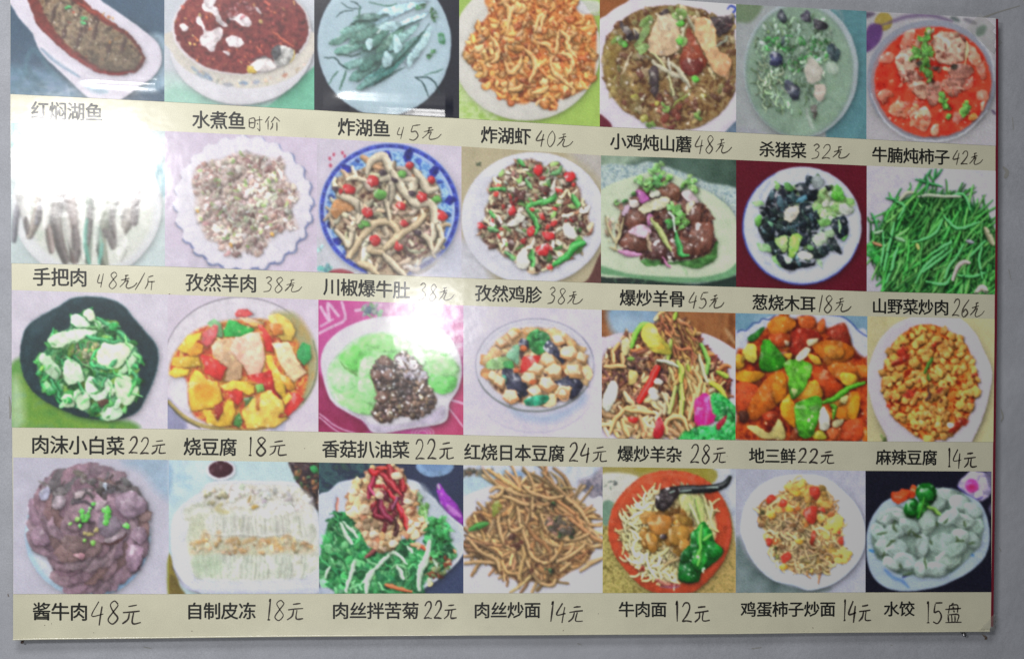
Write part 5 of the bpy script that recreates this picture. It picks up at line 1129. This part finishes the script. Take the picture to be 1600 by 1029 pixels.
def ribbon(pts, w, z=0., taper=0., closed=False, rough=.3):
    # a flat stroke along artwork points: vertices (artwork coordinates) and quads
    P = np.asarray(pts, float); d = np.gradient(P, axis=0); d /= np.maximum(np.hypot(d[:, 0], d[:, 1]), 1e-6)[:, None]
    nrm = np.stack([-d[:, 1], d[:, 0]], 1); t = np.linspace(-1, 1, len(P)); ww = (w/2*(1-taper*t*t)*(1+rough*np.interp(np.linspace(0, 1, len(P)), np.linspace(0, 1, 6), rng.uniform(-1, 1, 6))))[:, None]
    A_, B_ = P+nrm*ww, P-nrm*ww; n = len(P)
    V_ = np.vstack([A_, B_]); F_ = [(i, i+1, n+i+1, n+i) for i in range(n-1)]
    return V_, F_
def mark_on_wall(name, pts, w, m, taper=.6, lift=.0007):
    V_, F_ = ribbon(smooth(pts, False, 4), w, taper=taper)
    o = mesh_py(name, wv(sheet(V_[:, 0], V_[:, 1], 0)*[1, 1, 0]+[0, 0, WZ+lift]), F_, m, wall); return o
mark_on_wall('wall_stain', '1577 258 1584 266 1580 276', 7, m_shade)
mark_on_wall('wall_stain', '1566 306 1568 312', 4, m_scuff)
mark_on_wall('wall_stain', '5 932 6 936', 4, m_scuff)
mark_on_wall('wall_stain', '1400 1012 1403 1013', 3, m_shade)
for q in ('7 620 9 640 8 655', '1586 420 1590 436', '1574 640 1577 652 1574 660', '220 1016 232 1018', '905 1010 912 1012', '1571 858 1574 864', '1180 1018 1196 1016', '1592 180 1594 200'):
    mark_on_wall('wall_stain', q, 3., m_shade)
mark_on_wall('wall_crack', '1528 29 1548 22 1570 14 1604 4', 2.6, m_shade, .5)
mark_on_wall('wall_stain', '1545 996 1551 1001 1548 1003', 4, m_scuff)

# ---------------------------------------------------------------- the menu board
board = bpy.data.objects.new('menu_board', None); link(board)
board.location = (0, 0, HEIGHT); board.empty_display_size = .1
thing(board, 'laminated menu board with rows of dish photographs and handwritten prices on the wall', 'menu board')
MI = Matrix.Translation((0, 0, -HEIGHT))
class Off:
    pass
def wb(p): return wv(p)-np.array([0, 0, HEIGHT])      # coordinates relative to the board's base

# outline of the backing sheet, slightly bowed as in the photograph
bot = [(20.5,998.5),(60,997.6),(130,996.8),(264,995.3),(400,993.6),(499,992.8),(620,992),(724,991.2),(850,990.6),(941,990),(1060,989.4),(1150,988.8),(1260,987.4),(1352,986.6),(1450,986),(1546,985.2)]
rgt = [(1549,975),(1550.5,860),(1552,740),(1553.5,600),(1555,480),(1556,330),(1556.5,180),(1556.5,30)]
top_ = [(1354,18),(1150,7),(937,-8),(717,-22),(491,-34),(257,-48),(16,-62)]
lft = [(16,60),(16.5,200),(17.5,330),(18.5,480),(18.5,600),(19.5,740),(20.5,860)]
O_ = np.array(bot+rgt+top_+lft, float); no = len(O_)
F0 = sheet(O_[:, 0], O_[:, 1], 0.0); B0 = F0.copy(); B0[:, 2] = -.004
mesh_py('backing_sheet', wb(np.vstack([F0, B0])), [tuple(range(no))[::1], tuple(range(2*no-1, no-1, -1))]+[(i, i+no, (i+1) % no+no, (i+1) % no) for i in range(no)], m_cream, board)
E_ = np.array([(1556.8,30),(1556.8,180),(1556.3,330),(1555.2,480),(1553.8,600),(1552.3,740),(1550.8,860),(1549.2,978)]); ne = len(E_)
def edge_ring(off, z): return sheet(E_[:, 0]+off, E_[:, 1], z)
ring = [edge_ring(-1.2, .0006), edge_ring(2.6, .0004), edge_ring(3.4, -.004), edge_ring(-1., -.0045)]
vv = np.vstack(ring); ff = []
for k in range(4):
    for i in range(ne-1): ff.append((k*ne+i, k*ne+i+1, ((k+1) % 4)*ne+i+1, ((k+1) % 4)*ne+i))
mesh_py('edge_trim', wb(vv), ff, m_edge, board)['label'] = 'crimson trim along the right edge of the board'
# the bottom lip: cut foam edge curling a little forward
LB = np.array(bot); nl = len(LB)
lip = [sheet(LB[:, 0], LB[:, 1]-1.6, .0003), sheet(LB[:, 0], LB[:, 1]-.2, .0016), sheet(LB[:, 0], LB[:, 1]+.9, .0006), sheet(LB[:, 0], LB[:, 1]+.9, -.004)]
ff = [(k*nl+i, k*nl+i+1, (k+1)*nl+i+1, (k+1)*nl+i) for k in range(3) for i in range(nl-1)]
mesh_py('laminate_edge', wb(np.vstack(lip)), ff, m_cream, board, True)

LABELS = [['braised lake fish in an elongated white dish on blue', 'fish in red chilli broth in a white bowl with a patterned rim', 'small green fried fish on a pale round plate on black', 'golden fried shrimp piled on a white plate on lime green', 'brown chicken and mushroom stew in a white bowl', 'pale green pork and cabbage soup in a translucent bowl', 'red tomato and beef stew with green herbs in a round bowl'],
 ['boiled mutton strips on a white plate washed out by glare', 'cumin mutton on a white plate with a scalloped edge', 'tripe with red and green peppers in a blue and white bowl', 'chopped gizzards with red and green pepper on a white plate', 'mutton bones with purple onion and parsley on a pale green plate', 'black wood ear with scallion on a white plate on dark red', 'heap of shredded green wild vegetables on a white plate'],
 ['pale green pak choi in a black bowl', 'yellow fried tofu with red and green peppers in a bowl', 'black mushrooms with green leaves in a white bowl on magenta', 'tofu cubes and vegetables in a glass bowl', 'stir fried mutton offal with a pink petal and lettuce', 'potato, aubergine and green pepper in brown sauce', 'yellow diced tofu on an oval white plate'],
 ['purple brown sliced beef in rings with green scallion', 'translucent skin jelly slices on a white dish', 'green chicory salad topped with meat and red chillies', 'brown fried noodles heaped on a white plate', 'beef noodles with greens and a black ladle in an orange bowl', 'tomato and egg fried noodles on a round white plate', 'pale dumplings in a shell shaped dish on black']]
# brightness of the lamps over the sheet, used to turn seen colours into reflectance of the print
AMB = .04
def illum(x, y):
    P = sheet(x, y, 0); t = AMB*.9+0*P[..., 0]; aim = np.array([-.35, -.15, 0.])
    for L, pw in LAMPS:
        v = L-P; d = np.linalg.norm(v, axis=-1); n = (aim-L)/np.linalg.norm(aim-L)
        t = t+pw/math.pi**2*(v[..., 2]/d)*np.clip(-(v@n)/d, 0, 1)/d**2
    return t*.93+.02
def tolin(c): return np.where(c <= .04045, c/12.92, ((c+.055)/1.055)**2.4)
STEP = 1.25
def ridge(x, y):
    # laminate lifts along a soft crease under the third photograph and beside the glare
    z = .0026*np.exp(-((y-(150+(x-500)*.052+8))/13)**2)*np.clip((x-505)/40, 0, 1)*np.clip((708-x)/12, 0, 1)
    z = z+.0009*np.exp(-((y-(124+(x-130)*.05))/8)**2)*np.clip((x-120)/30, 0, 1)*np.clip((252-x)/8, 0, 1)
    return z
for (r, c), (A, ID, ax0, ay0) in sorted(ART.items()):
    x00, x01 = XS[r][c], XS[r][c+1]
    if c == 6: x01 += 1.6
    nu = int((x01-x00)/STEP)+1; nv = int((BOT[r][c]-max(TOP[r][c], -14))/STEP)+1
    u, v = np.meshgrid(np.linspace(0, 1, nu), np.linspace(0, 1, nv))
    tp = [max(TOP[r][c], -14), max(TOP[r][c+1], -14)]
    px = x00+(x01-x00)*u
    y0_ = tp[0]+(tp[1]-tp[0])*u; y1_ = BOT[r][c]+(BOT[r][c+1]-BOT[r][c])*u
    py = y0_+(y1_-y0_)*v
    sx = np.clip(px-ax0-.5, 0, A.shape[1]-1.01); sy = np.clip(py-ay0-.5, 0, A.shape[0]-1.01)
    xi = sx.astype(int); yi = sy.astype(int); fx = (sx-xi)[..., None]; fy = (sy-yi)[..., None]
    col = (A[yi, xi]*(1-fx)+A[yi, xi+1]*fx)*(1-fy)+(A[yi+1, xi]*(1-fx)+A[yi+1, xi+1]*fx)*fy
    col = np.clip(tolin(col)/illum(px, py)[..., None], .004, .88)
    P3 = sheet(px.ravel(), py.ravel(), 0); P3[:, 2] = .0005+ridge(px.ravel(), py.ravel())
    P3 = wb(P3); col = col.reshape(-1, 3)
    idv = ID[np.round(sy).astype(int), np.round(sx).astype(int)]
    idx = np.arange(nu*nv).reshape(nv, nu)
    Fa = np.stack([idx[:-1, :-1], idx[1:, :-1], idx[1:, 1:], idx[:-1, 1:]], -1).reshape(-1, 4)
    fid = idv[:-1, :-1].reshape(-1)
    root = None
    for k, nm in ((0, 'dish_photo'), (1, 'pictured_plate'), (2, 'pictured_food')):
        sel = Fa[fid == k]
        if not len(sel):
            if k: continue
            sel = Fa[:1]
        used = np.unique(sel); remap = np.zeros(nu*nv, np.int32); remap[used] = np.arange(len(used))
        o = mesh_np(nm, P3[used], remap[sel], m_ink, board if k == 0 else root, True, col[used])
        if k == 0: root = o; o['label'] = 'printed photo of '+LABELS[r][c]

# ---------------------------------------------------------------- printed names
NAMES = [[('红焖湖鱼',48.5,161,172,176),('水煮鱼',300,384,186.5,189),('炸湖鱼',527.5,610,198,201),('炸湖虾',751,830,210.5,213.5),('小鸡炖山蘑',953,1081,220.5,226),('杀猪菜',1186,1260,232.5,235.5),('牛腩炖柿子',1362,1484,241,246)],
 [('手把肉',51,137,432,433.5),('孜然羊肉',289.5,402,440.5,443),('川椒爆牛肚',505,641,447,453.5),('孜然鸡胗',742,847,457,461),('爆炒羊骨',968,1070.5,464.5,467),('葱烧木耳',1175,1274.5,471.5,475),('山野菜炒肉',1362,1483,477.5,480.5)],
 [('肉沫小白菜',48.5,195,693.5,696),('烧豆腐',286.5,370.5,697,698),('香菇扒油菜',503,640,700.5,702),('红烧日本豆腐',725,882.5,705,708),('爆炒羊杂',964.5,1065.5,708,709.5),('地三鲜',1170,1243.5,711,712),('麻辣豆腐',1368.5,1464.5,713.5,714.5)],
 [('酱牛肉',50.5,138,954,955),('自制皮冻',290.5,400,953.5,953.5),('肉丝拌苦菊',518.5,655,953,953),('肉丝炒面',740,845,952.5,952),('牛肉面',966,1042,951,951),('鸡蛋柿子炒面',1157,1305.5,951,950.5),('水饺',1380.5,1429,950.5,950)]]
def glyph(ch):
    cu = bpy.data.curves.new('glyph', 'FONT'); cu.body = ch; cu.offset = 0; cu.resolution_u = 2
    o = bpy.data.objects.new('glyph', cu); C.objects.link(o)
    dg = bpy.context.evaluated_depsgraph_get(); me = bpy.data.meshes.new_from_object(o.evaluated_get(dg))
    v = np.array([q.co[:2] for q in me.vertices]); f = [tuple(p.vertices) for p in me.polygons]
    bpy.data.objects.remove(o); bpy.data.curves.remove(cu); bpy.data.meshes.remove(me)
    return v, f
GC = {}
for r in range(4):
    for c in range(7):
        s, x0, x1, ya, yb = NAMES[r][c]; n = len(s); w = (x1-x0)/n; vs, fs = [], []
        for i, ch in enumerate(s):
            if ch not in GC: GC[ch] = glyph(ch)
            v, f = GC[ch]; base = sum(len(q) for q in vs)
            t = (i+.5)/n; cx = x0+(x1-x0)*t; cy = ya+(yb-ya)*t; sl = (yb-ya)/(x1-x0)*.9
            # CJK glyphs fill a 1 em square; centre of the em box
            gx_ = (v[:, 0]-.5)*w*1.03; gy_ = -(v[:, 1]-.38)*w*(1.06 if r < 3 else 1.02)
            vs.append(np.stack([cx+gx_, cy+gy_+gx_*sl], 1)); fs += [tuple(base+j for j in q) for q in f]
        V_ = np.vstack(vs); k_ = len(V_); o3 = []
        for q, (ox, oy) in enumerate(((0, 0), (.55, 0), (-.55, .1), (0, .45), (.1, -.42))):
            S_ = sheet(V_[:, 0]+ox, V_[:, 1]+oy, .00035-.00004*q); o3.append(S_)
        o = mesh_py('dish_name', wb(np.vstack(o3)), [tuple(j+k_*q for j in f) for q in range(5) for f in fs], m_type, board)
        o['label'] = 'printed dish name '+s
# ---------------------------------------------------------------- handwritten prices
ST = {'0': ['.5 0 .14 .3 .12 .72 .5 1 .86 .7 .86 .28 .5 0'], '1': ['.28 .14 .5 0 .5 1'],
 '|': ['.35 .1 .5 .02 .5 1', '.3 1 .72 .98'], 'l': ['.7 0 .35 1'], '2': ['.06 .24 .28 .03 .66 .04 .8 .3 .5 .65 .04 .97', '.04 .97 .5 .93 1 .97'],
 '3': ['.15 .12 .5 0 .8 .16 .4 .42', '.4 .42 .86 .6 .7 .92 .1 1'], '4': ['.5 0 .02 .62 .95 .56', '.78 .22 .66 1.04'], 'u': ['.2 .2 .05 .65 .5 .7', '.6 .15 .45 .95'],
 '5': ['.25 .04 .14 .44 .6 .4 .86 .7 .5 1 .04 .94', '.26 .04 .95 0'], '6': ['.8 0 .2 .45 .12 .85 .45 1 .85 .78 .5 .56 .2 .72'],
 '8': ['.82 .14 .5 0 .18 .18 .5 .46 .88 .74 .5 1 .1 .8 .46 .48 .8 .22 .82 .14'],
 'y': ['.28 .1 .8 .03', '.02 .42 1 .32', '.4 .42 .33 .76 .04 1', '.64 .4 .6 .86 .74 .98 1.12 .93'],
 'c': ['.3 .06 .6 .0', '.05 .38 .7 .22', '.42 .06 .36 .5 .02 .9', '.36 .5 .6 .4 .5 .8 .66 .97 1.1 .84 1.35 .55'],
 '/': ['1 0 0 1'], 'j': ['.75 0 .2 .16', '.2 .16 .22 .6 0 1', '.22 .48 .95 .42', '.65 .44 .65 1.1'],
 's': ['.05 .2 .06 .8', '.05 .2 .42 .15 .42 .8 .06 .8', '.06 .5 .42 .48', '.5 .32 1.02 .28', '.82 0 .82 1 .66 .9', '.6 .5 .68 .64'],
 'J': ['.3 0 0 .45', '.18 .3 .18 1', '.66 .05 .36 .45', '.66 .05 1.05 .4', '.5 .46 .48 .75 .34 1', '.8 .44 .8 1.05'],
 'p': ['.5 0 .35 .1', '.26 .14 .16 .5', '.26 .14 .75 .13 .75 .48', '0 .34 1 .28', '.45 .18 .5 .26', '.46 .38 .52 .46', '.14 .62 .2 .96', '.14 .62 .82 .58 .76 .95', '.4 .62 .4 .95', '.6 .62 .6 .95', '0 1 1.02 .96'], ' ': []}
PR = [[None,('sJ',388,442,192,193,26,0,1),('u5c',620,688,206,208,24,.12,1),('40c',838,894,216,219,25,.15,1),('48c',1086,1141,225,228,27,.1,1),('32c',1268,1325,236,238,22,.15,1),('42c',1489,1534,245,248,22,.15,1)],
 [('u8c/j',152,246,436,441,26,.1,1),('38c',412,470,444,446,24,.15,1),('38c',654,708,455,459,26,.12,1),('38c',856,909,461,465,25,.15,1),('45c',1077,1130,468,470,25,.15,1),('l8c',1278,1328,474,476,27,.1,1),('26c',1489,1537,480,483,27,.15,1)],
 [('22y',202,263,695,697,26,.1,0),('|8y',386,452,697,698,29,.05,0),('22y',649,712,701,702,31,0,0),('24y',889,952,706,708,29,.05,0),('28y',1079,1138,708,709,29,.08,0),('22y',1247,1307,711,713,23,.08,0),('|4y',1479,1529,715,717,28,.02,0)],
 [('48y',144,225,956,957,36,.08,0),('|8y',416,479,952,953,32,.1,0),('22y',663,717,952,953,28,.08,0),('14y',858,915,955,957,30,.12,0),('12y',1053,1112,955,957,30,.0,0),('|4y',1316,1364,953,955,32,.04,0),('|5p',1445,1508,956,957,32,0,0)]]
WD = {'1': .5, '|': .5, 'l': .45, 'c': 1.1, 'y': 1.15, '/': .7, 's': 1, 'J': 1, 'p': 1.25, 'j': .8}
TXT = {'y': '元', 'c': '元', '|': '1', 'l': '1', 'u': '4', 's': '时', 'J': '价', 'j': '斤', 'p': '盘'}
for r in range(4):
    for c in range(7):
        q = PR[r][c]
        if q is None: continue
        s, x0, x1, ya, yb, h, slant, light = q
        tot = sum(WD.get(ch, .8) for ch in s); pos = 0; vs, fs = [], []
        for ch in s:
            w = WD.get(ch, .8); gx0 = x0+(x1-x0)*pos/tot; gw = (x1-x0)*w/tot*.8; cy = ya+(yb-ya)*(pos+w/2)/tot; pos += w
            hh = h*(.82 if ch in 'ycjJs' else 1)
            for st in ST[ch]:
                p = pt(st)+rng.uniform(-.02, .02, (1, 2)); p = p+rng.uniform(-.02, .02, p.shape)
                p = np.stack([gx0+p[:, 0]*gw+slant*h*(.5-p[:, 1]), cy+(p[:, 1]-.5)*hh+(hh*.06 if ch in 'yc' else 0)], 1)
                kk = ribbon(smooth(p, False, 5) if len(p) > 2 else np.array([p[0], (p[0]+p[1])/2+rng.uniform(-.4, .4, 2), p[1]]), (1.9 if light else 2.5)*rng.uniform(.85, 1.15), taper=.3)
                b_ = sum(len(t) for t in vs); vs.append(kk[0]); fs += [tuple(b_+j for j in f) for f in kk[1]]
        V_ = np.vstack(vs); o = mesh_py('handwritten_price', wb(sheet(V_[:, 0], V_[:, 1], .00035)), fs, m_pen2 if light else m_pen, board)
        o['label'] = 'handwritten price '+''.join(TXT.get(t, t) for t in s)
def fleck(px, py, w, h, m, name='dirt_fleck', z=.0004):
    P = ell(px, py, w, h, rng.rand()*90, 9, irr=.3); return mesh_py(name, wb(sheet(P[:, 0], P[:, 1], z)), [tuple(range(9))], m, board)
fleck(265, 463, 5, 2.2, m_scuff); fleck(262, 466, 2, 1.5, m_scuff)
for q in [(rng.uniform(25, 1540), ly+rng.uniform(-12, 12)+sl*0, rng.uniform(.4, .8)) for ly, sl in ((976,0),(976,0),(980,0))]+[(1492,466,.6),(478,213,.7),(1136,712,.6),(935,958,.7)]: fleck(q[0], q[1], q[2], q[2]*.7, m_pen2)
for q in ((70,976,.8),(880,984,.9),(476,700,.8),(1270,980,.9),(300,985,.9),(640,740,.7)): fleck(q[0], q[1], q[2], q[2]*.8, m_scuff)

# ---------------------------------------------------------------- nails and tape
def nail(px, py, m, label, rad=.0022, tilt=0.):
    P = sheet(np.array([px]), np.array([py]), 0)[0]; n = 12; vs, fs = [], []
    prof = [(rad*.35, WZ), (rad*.35, WZ+.004), (rad, WZ+.0042), (rad*1.02, WZ+.0052), (rad*.55, WZ+.0058), (0.00001, WZ+.006)]
    for pr, z in prof:
        for i in range(n):
            a = 2*math.pi*i/n; vs.append((pr*math.cos(a)+tilt*(z-WZ), pr*math.sin(a)-tilt*(z-WZ), z-WZ))
    for k in range(len(prof)-1):
        for i in range(n): fs.append((k*n+i, k*n+(i+1) % n, (k+1)*n+(i+1) % n, (k+1)*n+i))
    o = mesh_py('wall_nail', [(x, -z, y) for x, y, z in vs], fs, m, sm=True)
    o.location = wv(np.array([P[0], P[1], WZ])); return thing(o, label, 'nail')
nail(30, 1006.5, m_rust, 'tiny dark nail in the wall under the bottom left corner of the board', .0016)
nail(1511, 991.5, m_steel, 'small shiny nail head under the board below the price of the dumplings', .0026, .5)
def tape(corners, label, mid=.003):
    q = np.array(corners, float); n, k = 14, 5; vs = []
    for i in range(n):
        for j in range(k):
            u, v = i/(n-1), j/(k-1); p = (q[0]*(1-u)+q[1]*u)*(1-v)+(q[3]*(1-u)+q[2]*u)*v
            b = sheet(np.array([p[0]]), np.array([p[1]]), 0)[0]
            inside = p[0] < 1557 and p[1] < 985
            b[2] = (.0016 if inside else WZ+.0015)+.0007*math.sin(u*14+v*3)+.0005*math.sin(v*9)
            vs.append(b)
    o = bpy.data.objects.new('tmp', None)
    W_ = wv(np.array(vs)); c0 = W_.mean(0)
    fs = [(i*k+j, i*k+j+1, (i+1)*k+j+1, (i+1)*k+j) for i in range(n-1) for j in range(k-1)]
    o = mesh_py('clear_tape', W_-c0, fs, m_tape, sm=True); o.location = c0
    return thing(o, label, 'tape')
tape([(1508,44),(1552,86),(1576,62),(1530,22)], 'piece of clear sticky tape over the top right corner of the board')
tape([(1528,984),(1552,958),(1570,972),(1546,998)], 'piece of clear sticky tape over the bottom right corner of the board')
